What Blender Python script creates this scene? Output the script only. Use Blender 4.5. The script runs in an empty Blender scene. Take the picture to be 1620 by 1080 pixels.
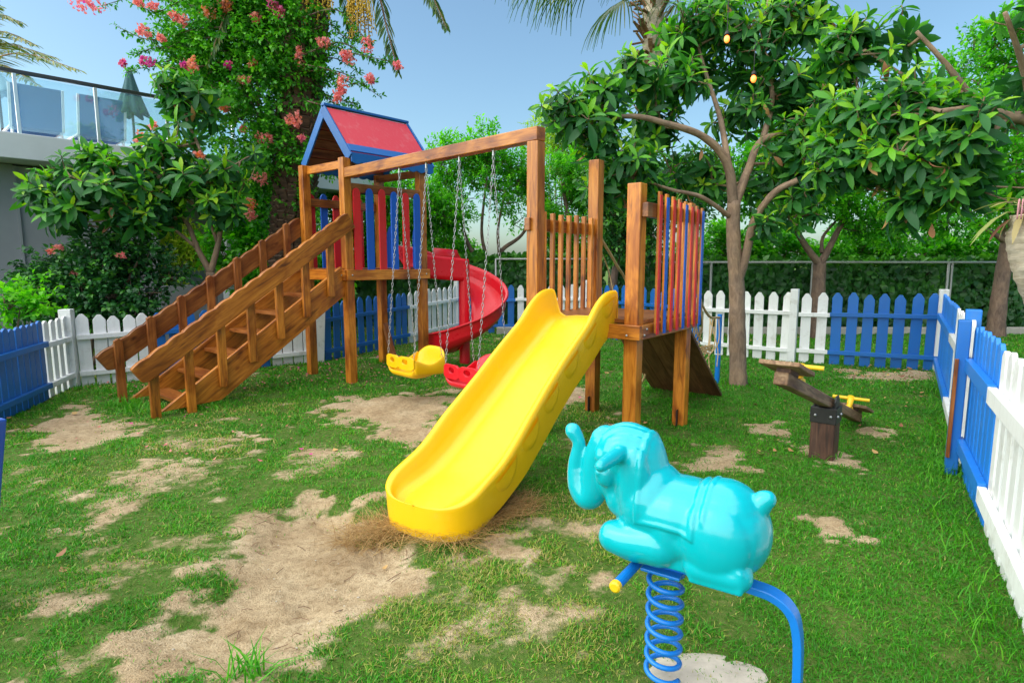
import bpy, math, random
import numpy as np
from mathutils import Vector, Matrix

R = random.Random(7)
NR = np.random.RandomState(11)
scene = bpy.context.scene
COL = scene.collection
OFF = {}
V3 = Vector

# ------------------------------------------------------------------ camera geometry
F, HC, PITCH = 950.0, 1.4, math.atan(125 / 950.0)
cp, sp = math.cos(PITCH), math.sin(PITCH)
def ray(px, py):
    a, b = (px - 810) / F, (540 - py) / F
    return a, cp + b * sp, -sp + b * cp
def G(px, py, z=0.0):
    a, dy, dz = ray(px, py); t = (z - HC) / dz
    return V3((a * t, dy * t, z))
def D(px, py, Y):
    a, dy, dz = ray(px, py); t = Y / dy
    return V3((a * t, Y, HC + dz * t))

# ------------------------------------------------------------------ object helpers
def tag(o, label=None, cat=None, group=None, kind=None):
    if label: o['label'] = label
    if cat: o['category'] = cat
    if group: o['group'] = group
    if kind: o['kind'] = kind
    return o
def thing(name, label, cat, loc, group=None):
    o = bpy.data.objects.new(name, None); COL.objects.link(o)
    o.empty_display_size = .1
    o.location = loc; OFF[o.name] = V3(loc)
    return tag(o, label, cat, group)
def link(name, me, mat, parent=None, loc=None):
    o = bpy.data.objects.new(name, me); COL.objects.link(o)
    if mat and not me.materials: me.materials.append(mat)
    if parent:
        o.parent = parent; OFF[o.name] = OFF[parent.name].copy()
    else:
        OFF[o.name] = V3(loc) if loc is not None else V3((0, 0, 0))
        o.location = OFF[o.name]
    return o
def np_mesh(name, V, faces, attrs=None, smooth=True):
    """V (n,3); faces: list of (m,k) int arrays; attrs: name -> (n,) or (n,3)"""
    me = bpy.data.meshes.new(name)
    V = np.asarray(V, np.float32)
    me.vertices.add(len(V)); me.vertices.foreach_set('co', V.ravel())
    faces = [np.asarray(f, np.int32) for f in faces if len(f)]
    nl = sum(f.size for f in faces); nf = sum(len(f) for f in faces)
    me.loops.add(nl); me.polygons.add(nf)
    me.loops.foreach_set('vertex_index', np.concatenate([f.ravel() for f in faces]))
    tot = np.concatenate([np.full(len(f), f.shape[1], np.int32) for f in faces])
    st = np.concatenate([[0], np.cumsum(tot)[:-1]]).astype(np.int32)
    me.polygons.foreach_set('loop_start', st); me.polygons.foreach_set('loop_total', tot)
    me.polygons.foreach_set('use_smooth', np.full(nf, smooth, bool))
    for k, a in (attrs or {}).items():
        a = np.asarray(a, np.float32)
        if a.ndim == 1:
            at = me.attributes.new(k, 'FLOAT', 'POINT'); at.data.foreach_set('value', a)
        else:
            at = me.attributes.new(k, 'FLOAT_VECTOR', 'POINT'); at.data.foreach_set('vector', a.ravel())
    me.update(calc_edges=True)
    return me

class MB:
    """collects shapes in world coordinates; build() links them as ONE mesh object"""
    def __init__(s): s.v, s.f, s.g = [], [], []
    def add(s, vs, fs, gs=None):
        n = len(s.v); s.v += [V3(v) for v in vs]
        s.f += [[i + n for i in f] for f in fs]
        s.g += [V3(g) for g in (gs or vs)]
        return s
    def frame(s, c, ax, ay, az, sx, sy, sz):
        c = V3(c); o = V3((R.uniform(-9, 9), R.uniform(-9, 9), R.uniform(-9, 9))); vs, gs = [], []
        for i in (-1, 1):
            for j in (-1, 1):
                for k in (-1, 1):
                    vs.append(c + ax * (i * sx / 2) + ay * (j * sy / 2) + az * (k * sz / 2))
                    gs.append(o + V3((i * sx / 2, j * sy / 2, k * sz / 2)))
        return s.add(vs, [(0, 1, 3, 2), (4, 6, 7, 5), (0, 4, 5, 1), (2, 3, 7, 6), (0, 2, 6, 4), (1, 5, 7, 3)], gs)
    def box(s, c, size, ang=0):
        ax = V3((math.cos(ang), math.sin(ang), 0)); ay = V3((-math.sin(ang), math.cos(ang), 0))
        if size[0] >= size[1] and size[0] >= size[2]:
            return s.frame(c, ay, V3((0, 0, 1)), ax, size[1], size[2], size[0])
        return s.frame(c, ax, ay, V3((0, 0, 1)), *size)
    def beam(s, p0, p1, w, t, up=(0, 0, 1)):
        p0, p1 = V3(p0), V3(p1); a = (p1 - p0); L = a.length; a.normalize()
        side = a.cross(V3(up))
        if side.length < 1e-4: side = a.cross(V3((1, 0, 0)))
        side.normalize(); u = side.cross(a)
        return s.frame((p0 + p1) / 2, side, u, a, w, t, L)
    def prism(s, pts, o, ax, ay, th, long='x'):
        o = V3(o); ax, ay = V3(ax).normalized(), V3(ay).normalized(); az = ax.cross(ay)
        ro = V3((R.uniform(-9, 9), R.uniform(-9, 9), R.uniform(-9, 9))); n = len(pts); vs, gs = [], []
        for k in (-.5, .5):
            for x, y in pts:
                vs.append(o + ax * x + ay * y + az * (k * th))
                gs.append(ro + (V3((y, k * th, x)) if long == 'x' else V3((x, k * th, y))))
        fs = [list(range(n))[::-1], list(range(n, 2 * n))]
        fs += [(i, (i + 1) % n, n + (i + 1) % n, n + i) for i in range(n)]
        return s.add(vs, fs, gs)
    def tube(s, path, rad, n=8, cap=True, jit=0):
        P = [V3(p) for p in path]; m = len(P)
        if not hasattr(rad, '__len__'): rad = [rad] * m
        ref = None; rings = []; d = 0; ro = V3((R.uniform(-9, 9), R.uniform(-9, 9), R.uniform(-9, 9))); vs, gs = [], []
        for i in range(m):
            a = (P[min(i + 1, m - 1)] - P[max(i - 1, 0)])
            if a.length < 1e-9: a = V3((0, 0, 1))
            a.normalize()
            if ref is None:
                ref = a.orthogonal().normalized()
            ref = (ref - a * ref.dot(a))
            ref = ref.normalized() if ref.length > 1e-6 else a.orthogonal().normalized()
            b = a.cross(ref)
            if i: d += (P[i] - P[i - 1]).length
            for k in range(n):
                t = 2 * math.pi * k / n; r = rad[i] * (1 + (R.uniform(-jit, jit) if jit else 0))
                q = ref * (math.cos(t) * r) + b * (math.sin(t) * r)
                vs.append(P[i] + q); gs.append(ro + V3((math.cos(t) * rad[i], math.sin(t) * rad[i], d)))
        fs = [(i * n + k, i * n + (k + 1) % n, (i + 1) * n + (k + 1) % n, (i + 1) * n + k) for i in range(m - 1) for k in range(n)]
        if cap: fs += [list(range(n))[::-1], list(range((m - 1) * n, m * n))]
        return s.add(vs, fs, gs)
    def sphere(s, c, r, nu=16, nv=10, ax=None):
        c = V3(c); rx, ry, rz = r if hasattr(r, '__len__') else (r, r, r)
        X, Y, Z = ax or (V3((1, 0, 0)), V3((0, 1, 0)), V3((0, 0, 1)))
        vs = [c + Z * rz]
        for j in range(1, nv):
            th = math.pi * j / nv
            for i in range(nu):
                ph = 2 * math.pi * i / nu
                vs.append(c + X * (rx * math.sin(th) * math.cos(ph)) + Y * (ry * math.sin(th) * math.sin(ph)) + Z * (rz * math.cos(th)))
        vs.append(c - Z * rz); L = len(vs) - 1
        fs = [(0, 1 + i, 1 + (i + 1) % nu) for i in range(nu)]
        for j in range(nv - 2):
            for i in range(nu):
                a, b = 1 + j * nu + i, 1 + j * nu + (i + 1) % nu
                fs.append((a, a + nu, b + nu, b))
        fs += [(L, 1 + (nv - 2) * nu + (i + 1) % nu, 1 + (nv - 2) * nu + i) for i in range(nu)]
        return s.add(vs, fs)
    def grid(s, rows, closed=False):
        """rows: list of lists of points"""
        n = len(rows[0]); vs = [p for r in rows for p in r]; fs = []
        for i in range(len(rows) - 1):
            for k in range(n if closed else n - 1):
                fs.append((i * n + k, i * n + (k + 1) % n, (i + 1) * n + (k + 1) % n, (i + 1) * n + k))
        return s.add(vs, fs)
    def mesh(s, name, off, smooth=False):
        me = bpy.data.meshes.new(name)
        me.from_pydata([v - off for v in s.v], [], s.f)
        at = me.attributes.new('grain', 'FLOAT_VECTOR', 'POINT')
        at.data.foreach_set('vector', [c for g in s.g for c in g])
        if smooth: me.polygons.foreach_set('use_smooth', [True] * len(me.polygons))
        me.update()
        return me
    def build(s, name, mat, parent=None, bevel=0, smooth=False, solid=0, subsurf=0, loc=None):
        off = OFF[parent.name] if parent else (V3(loc) if loc is not None else V3((0, 0, 0)))
        o = link(name, s.mesh(name, off, smooth), mat, parent, loc)
        if solid:
            m = o.modifiers.new('s', 'SOLIDIFY'); m.thickness = solid; m.offset = 0
        if bevel:
            m = o.modifiers.new('b', 'BEVEL'); m.width = bevel; m.segments = 2; m.limit_method = 'ANGLE'; m.angle_limit = .6
        if subsurf:
            m = o.modifiers.new('u', 'SUBSURF'); m.levels = m.render_levels = subsurf
        return o

def spline(pts, n=6):
    P = [V3(p) for p in pts]; P = [P[0] * 2 - P[1]] + P + [P[-1] * 2 - P[-2]]; out = []
    for i in range(1, len(P) - 2):
        for k in range(n):
            t = k / n; a, b, c, d = P[i - 1:i + 3]
            out.append(.5 * ((2 * b) + (c - a) * t + (2 * a - 5 * b + 4 * c - d) * t * t + (3 * b - a - 3 * c + d) * t ** 3))
    out.append(P[-2]); return out
def lerp(a, b, t): return a + (b - a) * t

# ------------------------------------------------------------------ numpy noise
def vnoise(x, y, seed=0):
    xi, yi = np.floor(x).astype(np.int64), np.floor(y).astype(np.int64); fx, fy = x - xi, y - yi
    def h(a, b):
        n = (a * 374761393 + b * 668265263 + seed * 1274126177) & 0xffffffff
        n = ((n ^ (n >> 13)) * 1274126177) & 0xffffffff
        return ((n ^ (n >> 16)) & 0xffff) / 65535.0
    ux, uy = fx * fx * (3 - 2 * fx), fy * fy * (3 - 2 * fy)
    return (h(xi, yi) * (1 - ux) + h(xi + 1, yi) * ux) * (1 - uy) + (h(xi, yi + 1) * (1 - ux) + h(xi + 1, yi + 1) * ux) * uy
def fbm(x, y, o=4, seed=0):
    s = 0; a = .5; t = 0
    for i in range(o):
        s = s + a * vnoise(x * 2 ** i, y * 2 ** i, seed + i * 17); t += a; a *= .55
    return s / t
def sstep(a, b, x):
    t = np.clip((x - a) / (b - a), 0, 1); return t * t * (3 - 2 * t)

# ------------------------------------------------------------------ materials
def new_mat(name):
    m = bpy.data.materials.new(name); m.use_nodes = True
    nt = m.node_tree; nt.nodes.clear()
    out = nt.nodes.new('ShaderNodeOutputMaterial'); b = nt.nodes.new('ShaderNodeBsdfPrincipled')
    nt.links.new(b.outputs[0], out.inputs[0])
    return m, nt, b, out
def node(nt, t, **kw):
    n = nt.nodes.new('ShaderNode' + t)
    for k, v in kw.items():
        if k in n.inputs: n.inputs[k].default_value = v
        else: setattr(n, k, v)
    return n
def ramp(nt, src, stops):
    r = nt.nodes.new('ShaderNodeValToRGB'); nt.links.new(src, r.inputs[0]); e = r.color_ramp.elements
    while len(e) < len(stops): e.new(.5)
    for el, (p, c) in zip(e, stops): el.position = p; el.color = (*c, 1)
    return r.outputs[0]
def mixc(nt, fac, a, b, mode='MIX'):
    m = nt.nodes.new('ShaderNodeMix'); m.data_type = 'RGBA'; m.blend_type = mode
    for sock, val in ((m.inputs[0], fac), (m.inputs[6], a), (m.inputs[7], b)):
        if hasattr(val, 'is_linked') or hasattr(val, 'links'): nt.links.new(val, sock)
        elif isinstance(val, (int, float)): sock.default_value = val
        else: sock.default_value = (*val, 1)
    return m.outputs[2]
def bump(nt, b, src, st=.3, d=.01):
    n = node(nt, 'Bump', Strength=st, Distance=d); nt.links.new(src, n.inputs['Height']); nt.links.new(n.outputs[0], b.inputs['Normal'])
def texco(nt, kind='Object', scale=(1, 1, 1), attr=None):
    if attr:
        a = node(nt, 'Attribute', attribute_name=attr); s = a.outputs['Vector']
    else:
        s = node(nt, 'TexCoord').outputs[kind]
    m = node(nt, 'Mapping'); m.inputs['Scale'].default_value = scale; nt.links.new(s, m.inputs[0])
    return m.outputs[0]
def noise(nt, vec, scale, detail=4, rough=.55, dist=0):
    n = node(nt, 'TexNoise', Scale=scale, Detail=detail, Roughness=rough, Distortion=dist); nt.links.new(vec, n.inputs['Vector']); return n.outputs[0]

def wood(name, lo, mid, hi, rough=.32, gloss=.5):
    m, nt, b, _ = new_mat(name)
    v = texco(nt, attr='grain', scale=(1, 1, .09)); vb = texco(nt, attr='grain', scale=(1, 1, .45))
    g = noise(nt, v, 26, 5, .6, 1.5); bl = noise(nt, vb, 5.5, 3, .55, .6)
    c = ramp(nt, g, [(.28, lo), (.46, mid), (.72, hi)])
    dk = ramp(nt, bl, [(.46, (1, 1, 1)), (.62, (.62, .5, .42)), (.75, (.36, .24, .18))])
    c = mixc(nt, 1.0, c, dk, 'MULTIPLY')
    vo = node(nt, 'TexVoronoi', Scale=3.2); nt.links.new(texco(nt, attr='grain', scale=(1.6, 1.6, .8)), vo.inputs['Vector'])
    kn = ramp(nt, vo.outputs['Distance'], [(.035, (.2, .1, .06)), (.075, (.55, .4, .3)), (.12, (1, 1, 1))])
    c = mixc(nt, .9, c, kn, 'MULTIPLY')
    oi = node(nt, 'ObjectInfo'); hsv = node(nt, 'HueSaturation'); nt.links.new(c, hsv.inputs['Color'])
    mr = node(nt, 'MapRange'); mr.inputs[3].default_value = .78; mr.inputs[4].default_value = 1.18
    nt.links.new(oi.outputs['Random'], mr.inputs[0]); nt.links.new(mr.outputs[0], hsv.inputs['Value'])
    nt.links.new(hsv.outputs[0], b.inputs['Base Color'])
    b.inputs['Roughness'].default_value = rough; b.inputs['Specular IOR Level'].default_value = gloss
    bump(nt, b, g, .25, .004)
    return m
def paint(name, col, dirt=(.25, .2, .15), amt=.5, rough=.45, worn=None):
    m, nt, b, _ = new_mat(name)
    v = texco(nt, scale=(1, 1, 1)); oi = node(nt, 'ObjectInfo')
    add = node(nt, 'VectorMath', operation='ADD'); nt.links.new(v, add.inputs[0])
    ml = node(nt, 'VectorMath', operation='SCALE'); ml.inputs[0].default_value = (17, 9, 5); nt.links.new(oi.outputs['Random'], ml.inputs['Scale'])
    nt.links.new(ml.outputs[0], add.inputs[1])
    st = node(nt, 'Mapping'); st.inputs['Scale'].default_value = (1, 1, .12); nt.links.new(add.outputs[0], st.inputs[0])
    n1 = noise(nt, st.outputs[0], 30, 5, .65); n2 = noise(nt, add.outputs[0], 7, 6, .65)
    f1 = ramp(nt, n1, [(.52, (0, 0, 0)), (.78, (amt, amt, amt))]); f2 = ramp(nt, n2, [(.55, (0, 0, 0)), (.8, (amt, amt, amt))])
    c = mixc(nt, f1, col, tuple(lerp(x, y, .35) for x, y in zip(col, dirt)))
    c = mixc(nt, f2, c, dirt)
    if worn:
        n3 = noise(nt, add.outputs[0], 16, 6, .7); f3 = ramp(nt, n3, [(.68, (0, 0, 0)), (.7, (1, 1, 1))]); c = mixc(nt, f3, c, worn)
    hsv = node(nt, 'HueSaturation'); nt.links.new(c, hsv.inputs['Color'])
    mr = node(nt, 'MapRange'); mr.inputs[3].default_value = .88; mr.inputs[4].default_value = 1.08
    nt.links.new(oi.outputs['Random'], mr.inputs[0]); nt.links.new(mr.outputs[0], hsv.inputs['Value'])
    nt.links.new(hsv.outputs[0], b.inputs['Base Color']); b.inputs['Roughness'].default_value = rough
    bump(nt, b, n1, .25, .003)
    return m
def plastic(name, col, rough=.3, var=.12, scuff=(.5, .45, .4), sc=0.15, coat=0.0):
    m, nt, b, _ = new_mat(name); v = texco(nt)
    n = noise(nt, v, 6, 4, .6); c = mixc(nt, n, tuple(x * (1 - var) for x in col), tuple(min(1, x * (1 + var)) for x in col))
    n2 = noise(nt, v, 24, 6, .7); f = ramp(nt, n2, [(.6, (0, 0, 0)), (.85, (sc, sc, sc))]); c = mixc(nt, f, c, scuff)
    nt.links.new(c, b.inputs['Base Color'])
    rr = ramp(nt, n2, [(.3, (rough * .8,) * 3), (.75, (rough * 1.5,) * 3)]); nt.links.new(rr, b.inputs['Roughness'])
    b.inputs['Coat Weight'].default_value = coat; b.inputs['Coat Roughness'].default_value = .12
    bump(nt, b, noise(nt, v, 9, 2), .06, .02)
    return m
def leafmat(name, stops, rough=.42, trans=.3, tcol=None, spec=.45):
    m, nt, b, out = new_mat(name)
    a = node(nt, 'Attribute', attribute_name='tint'); c = ramp(nt, a.outputs['Fac'], stops)
    nt.links.new(c, b.inputs['Base Color']); b.inputs['Roughness'].default_value = rough
    b.inputs['Specular IOR Level'].default_value = spec
    t = node(nt, 'BsdfTranslucent'); tc = mixc(nt, 1.0, c, tcol or (1.6, 1.9, .5), 'MULTIPLY'); nt.links.new(tc, t.inputs[0])
    mx = node(nt, 'MixShader'); mx.inputs[0].default_value = trans
    nt.links.new(b.outputs[0], mx.inputs[1]); nt.links.new(t.outputs[0], mx.inputs[2]); nt.links.new(mx.outputs[0], out.inputs[0])
    return m
def plain(name, col, rough=.5, metal=0.0, nscale=20, var=.25, bst=.2):
    m, nt, b, _ = new_mat(name); v = texco(nt); n = noise(nt, v, nscale, 5, .6)
    c = mixc(nt, n, tuple(x * (1 - var) for x in col), tuple(min(1, x * (1 + var)) for x in col))
    nt.links.new(c, b.inputs['Base Color']); b.inputs['Roughness'].default_value = rough; b.inputs['Metallic'].default_value = metal
    bump(nt, b, n, bst, .005)
    return m
def barkmat(name, lo, hi, ring=0):
    m, nt, b, _ = new_mat(name)
    v = texco(nt, attr='grain', scale=(1, 1, .35) if not ring else (.3, .3, 1.6)); n = noise(nt, v, 22, 6, .65, .8)
    n2 = noise(nt, texco(nt, attr='grain'), 5, 3)
    c = ramp(nt, n, [(.3, lo), (.7, hi)]); d = ramp(nt, n2, [(.4, (.8, .8, .8)), (.65, (1.15, 1.1, 1.0))]); c = mixc(nt, 1.0, c, d, 'MULTIPLY')
    nt.links.new(c, b.inputs['Base Color']); b.inputs['Roughness'].default_value = .8; bump(nt, b, n, .6, .012)
    return m

WOOD = wood('honey_wood', (.18, .050, .008), (.49, .155, .014), (.68, .265, .032))
WOODS = wood('stair_wood', (.14, .038, .008), (.42, .130, .013), (.62, .235, .030))
WOODR = wood('red_brown_wood', (.11, .034, .010), (.27, .085, .018), (.40, .15, .032))
WOODD = wood('dark_board', (.07, .028, .012), (.15, .06, .022), (.24, .11, .045), rough=.6)
WOODG = wood('weathered_wood', (.10, .055, .030), (.24, .14, .075), (.40, .26, .15), rough=.7)
WOODK = wood('treated_post_wood', (.028, .014, .010), (.075, .035, .022), (.15, .075, .045), rough=.65)
P_WHITE = paint('white_paint', (.80, .80, .79), (.40, .36, .30), .7)
P_BLUE = paint('blue_paint', (.008, .135, .47), (.05, .14, .30), .5, .4)
P_BLUE2 = paint('bright_blue_paint', (.006, .095, .52), (.05, .12, .36), .4, .4)
P_BLUE3 = paint('light_blue_paint', (.010, .19, .66), (.09, .2, .4), .5, .4, worn=(.16, .09, .05))
P_TRIM = paint('trim_blue_paint', (.007, .105, .36), (.04, .10, .22), .5, .4)
P_RED = paint('red_paint', (.60, .012, .016), (.3, .06, .05), .4, .4)
P_ROOF = paint('faded_red_paint', (.62, .035, .055), (.62, .16, .17), .9, .5)
PL_YEL = plastic('yellow_plastic', (.86, .49, .002), .34, .07, (.55, .36, .06), .5)
PL_RED = plastic('red_plastic', (.66, .006, .018), .3, .08, (.5, .1, .1), .2)
PL_TUR = plastic('turquoise_plastic', (.0, .41, .47), .18, .04, (.1, .45, .5), .2, .2)
METB = plain('blue_enamel', (.006, .18, .62), .32, 0, 40, .12, .08)
METY = plain('yellow_enamel', (.82, .50, .01), .4, 0, 30, .12, .1)
STEEL = plain('galvanised_steel', (.42, .43, .44), .38, .85, 60, .2, .1)
PIPE = plain('grey_pipe', (.38, .38, .37), .5, .2, 30, .2, .1)
BLACK = plain('black_bracket', (.018, .017, .017), .5, .2, 30, .3, .2)
ROPE = plain('hemp_rope', (.46, .32, .15), .9, 0, 160, .35, .6)
CONC = plain('concrete', (.46, .41, .33), .9, 0, 11, .45, .9)
KERB = plain('kerb_stone', (.36, .33, .28), .9, 0, 9, .3, .5)
B_BARK = barkmat('tan_bark', (.16, .10, .065), (.36, .25, .17))
B_DARK = barkmat('brown_bark', (.10, .06, .045), (.24, .16, .12))
B_PALM = barkmat('palm_bark', (.12, .065, .035), (.40, .22, .11), 1)
B_DATE = barkmat('date_palm_bark', (.035, .022, .015), (.17, .10, .06), 1)
B_PALE = barkmat('pale_ringed_bark', (.34, .28, .2), (.66, .58, .46), 1)
GREY_W = plain('grey_render', (.27, .28, .31), .8, 0, 1.6, .22, .2)
WHITE_W = plain('white_render', (.62, .64, .67), .7, 0, 2.2, .14, .1)
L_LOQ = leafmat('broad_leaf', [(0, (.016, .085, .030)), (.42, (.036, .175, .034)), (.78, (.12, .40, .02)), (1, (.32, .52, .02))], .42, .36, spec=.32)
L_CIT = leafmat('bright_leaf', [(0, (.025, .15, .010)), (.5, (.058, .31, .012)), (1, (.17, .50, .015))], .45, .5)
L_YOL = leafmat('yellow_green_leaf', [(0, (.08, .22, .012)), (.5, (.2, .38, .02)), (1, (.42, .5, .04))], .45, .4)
L_IVY = leafmat('ivy_leaf', [(0, (.008, .05, .010)), (.6, (.034, .15, .022)), (1, (.11, .34, .03))], .45, .25)
L_BOU = leafmat('bougainvillea_leaf', [(0, (.022, .13, .014)), (.5, (.05, .27, .016)), (1, (.16, .48, .02))], .42, .35)
L_ROSE = leafmat('rose_leaf', [(0, (.010, .06, .02)), (.6, (.028, .14, .03)), (1, (.09, .3, .02))], .42, .22)
L_PALM = leafmat('palm_leaf', [(0, (.02, .06, .018)), (.5, (.055, .14, .03)), (1, (.3, .28, .06))], .45, .25)
L_FLOW = leafmat('bract', [(0, (.66, .03, .36)), (.3, (.88, .22, .25)), (.65, (.95, .36, .30)), (.85, (.95, .28, .03)), (1, (.95, .5, .42))], .6, .45, (1, 1, 1))
L_DEAD = leafmat('dead_leaf', [(0, (.22, .09, .04)), (.5, (.4, .2, .08)), (1, (.55, .36, .12))], .7, .1, (1, 1, 1))
L_DATE = leafmat('date_strand', [(0, (.4, .2, .01)), (.6, (.6, .36, .02)), (1, (.3, .3, .04))], .5, .1, (1, 1, 1))
L_GRASS = leafmat('grass_blade', [(0, (.032, .16, .007)), (.4, (.046, .275, .008)), (.7, (.12, .41, .014)), (.88, (.34, .36, .06)), (1, (.50, .38, .16))], .5, .3, (1.2, 1.4, .5), .3)
L_STRAW = leafmat('straw', [(0, (.22, .11, .03)), (.5, (.42, .25, .08)), (1, (.6, .42, .18))], .6, .2, (1, 1, 1))
L_CYC = leafmat('stiff_leaf', [(0, (.1, .2, .04)), (.6, (.3, .34, .1)), (1, (.55, .2, .16))], .5, .25, (1, 1, 1))

# ------------------------------------------------------------------ world, sun, camera
w = bpy.data.worlds.new('World'); scene.world = w; w.use_nodes = True
nt = w.node_tree; bg = nt.nodes['Background']
sky = nt.nodes.new('ShaderNodeTexSky'); sky.sky_type = 'NISHITA'; sky.sun_disc = False
SUN_EL, SUN_AZ = math.radians(42), math.radians(-104)       # azimuth from +Y, clockwise positive
sky.sun_elevation = SUN_EL; sky.sun_rotation = SUN_AZ
sky.air_density = 1.0; sky.dust_density = 2.0; sky.ozone_density = .8; sky.altitude = 0
nt.links.new(mixc(nt, 1.0, sky.outputs[0], (.84, 1.02, 1.02), 'MULTIPLY'), bg.inputs[0]); bg.inputs[1].default_value = .11
sl = bpy.data.lights.new('sun', 'SUN'); sl.energy = 3.4; sl.angle = math.radians(145); sl.color = (1, .94, .86)
so = bpy.data.objects.new('sun', sl); COL.objects.link(so)
sd = V3((math.sin(SUN_AZ) * math.cos(SUN_EL), math.cos(SUN_AZ) * math.cos(SUN_EL), math.sin(SUN_EL)))
so.rotation_euler = sd.to_track_quat('Z', 'Y').to_euler()
cd = bpy.data.cameras.new('camera'); cam = bpy.data.objects.new('camera', cd); COL.objects.link(cam)
cd.sensor_width = 36; cd.lens = F / 1620 * 36; cd.clip_end = 2000; cd.clip_start = .05
cam.location = (0, 0, HC); cam.rotation_euler = (math.pi / 2 - PITCH, 0, 0); scene.camera = cam
scene.view_settings.view_transform = 'Standard'; scene.view_settings.look = 'None'
scene.view_settings.exposure = .95; scene.view_settings.gamma = 1
scene.cycles.use_denoising = True

#@@GROUND
# ------------------------------------------------------------------ ground
def poly_sd(px, py, poly):
    inside = np.zeros(px.shape, bool); dmin = np.full(px.shape, 1e9)
    n = len(poly)
    for i in range(n):
        x0, y0 = poly[i]; x1, y1 = poly[(i + 1) % n]
        cond = ((y0 > py) != (y1 > py)) & (px < (x1 - x0) * (py - y0) / (y1 - y0 + 1e-12) + x0)
        inside ^= cond
        dx, dy = x1 - x0, y1 - y0; t = np.clip(((px - x0) * dx + (py - y0) * dy) / (dx * dx + dy * dy), 0, 1)
        dmin = np.minimum(dmin, np.hypot(px - x0 - t * dx, py - y0 - t * dy))
    return np.where(inside, dmin, -dmin)
def gp(*pts): return [tuple(G(x, y)[:2]) for x, y in pts]
PIT = gp((190, 1010), (270, 965), (345, 925), (375, 880), (420, 810), (490, 782), (565, 795), (640, 850), (668, 890), (640, 935), (560, 965), (470, 1020), (390, 1062), (290, 1060))
SANDS = [(PIT, 1.15, .10), (gp((512, 648), (560, 632), (640, 622), (708, 622), (722, 640), (690, 690), (650, 712), (600, 690), (570, 668)), 1.1, .09),
         (gp((40, 700), (55, 668), (110, 645), (150, 650), (205, 672), (205, 690), (150, 702), (80, 716)), 1.0, .09),
         (gp((180, 740), (320, 722), (400, 735), (330, 775), (250, 790), (120, 812), (110, 780)), .46, .2),
         (gp((250, 860), (390, 840), (380, 880), (300, 910), (60, 950), (130, 890)), .44, .2),
         (gp((450, 700), (560, 690), (600, 720), (520, 750), (440, 745)), .42, .2),
         (gp((370, 684), (410, 684), (412, 696), (372, 697)), .95, .04),
         (gp((862, 622), (905, 612), (950, 618), (930, 632), (880, 642)), .95, .06), (gp((1000, 585), (1045, 585), (1050, 596), (1005, 596)), .7, .06),
         (gp((1130, 705), (1180, 705), (1175, 738), (1110, 758), (1080, 745)), .8, .07), (gp((1190, 672), (1230, 665), (1228, 690), (1195, 695)), .75, .05),
         (gp((1255, 715), (1300, 705), (1368, 725), (1360, 745), (1300, 740)), 1.0, .05), (gp((1280, 822), (1325, 814), (1362, 832), (1350, 852), (1300, 850)), 1.1, .04),
         (gp((1362, 680), (1400, 677), (1426, 690), (1395, 696)), 1.1, .04), (gp((690, 930), (850, 900), (960, 960), (900, 1040), (700, 1030)), .42, .2),
         (gp((0, 1040), (70, 1050), (80, 1080), (0, 1080)), .8, .06), (gp((780, 850), (830, 880), (760, 905), (650, 880)), .7, .1),
         (gp((950, 655), (985, 655), (985, 672), (950, 672)), .8, .06), (gp((1330, 585), (1475, 588), (1478, 602), (1340, 600)), .7, .06)]
GX0, GX1, GY0, GY1, GS = -10.0, 12.0, -1.0, 15.0, .04
gx = np.arange(GX0, GX1 + 1e-6, GS); gy = np.arange(GY0, GY1 + 1e-6, GS)
MX, MY = np.meshgrid(gx, gy)
n_big, n_mid, n_fine = fbm(MX * 1.3, MY * 1.3, 3, 3), fbm(MX * 4, MY * 4, 4, 9), fbm(MX * 12, MY * 12, 3, 21)
DIRT = np.zeros(MX.shape)
for poly, stren, wd in SANDS:
    d = poly_sd(MX, MY, poly) + (n_mid - .5) * .46 + (n_fine - .5) * .34 - .04
    DIRT = np.maximum(DIRT, sstep(-wd * 2.4, wd * 1.8, d) * stren)
patchy = sstep(.5, .74, n_mid * .55 + n_big * .25 + n_fine * .2) * np.where(MX < .3 + .1 * MY, .6, .15)
DIRT = np.clip(np.maximum(DIRT, patchy) + ((n_fine - .5) * .5 + (n_mid - .5) * .5) * sstep(.03, .3, DIRT) * sstep(1.0, .6, DIRT), 0, 1)
DRY = np.clip(sstep(.45, .7, fbm(MX * .9 + 4, MY * .9, 3, 40)) * np.where(MX < .9, .8, .25) + sstep(.25, 0, np.abs(DIRT - .35)) * .35
              + np.exp(-((MX + .1) ** 2 / .5 + (MY - 2.4) ** 2 / .15)) * .7, 0, 1)
pit = sstep(-.08, .2, poly_sd(MX, MY, PIT))
FOOT = np.zeros(MX.shape)
for _k in range(90):
    _p = G(R.uniform(240, 650), R.uniform(800, 1050)) if _k < 60 else G(R.uniform(530, 700), R.uniform(625, 690)); _a = R.uniform(0, 3.14); _u = (MX - _p.x) * math.cos(_a) + (MY - _p.y) * math.sin(_a); _v = -(MX - _p.x) * math.sin(_a) + (MY - _p.y) * math.cos(_a); _q = np.hypot(_u / .11, _v / .055)
    FOOT += np.where(_q < 2, -.5 * np.exp(-_q ** 4) + .28 * np.exp(-((_q - 1.25) / .3) ** 2), 0)
FOOT = np.clip(FOOT, -1, 1) * sstep(.6, .95, DIRT)
GZ = -.06 * pit + .02 * FOOT + (n_mid - .5) * .022 + (n_fine - .5) * .016 * (1 + 1.8 * DIRT) + (fbm(MX * 30, MY * 30, 2, 91) - .5) * .012 * DIRT + (n_big - .5) * .03
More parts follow.
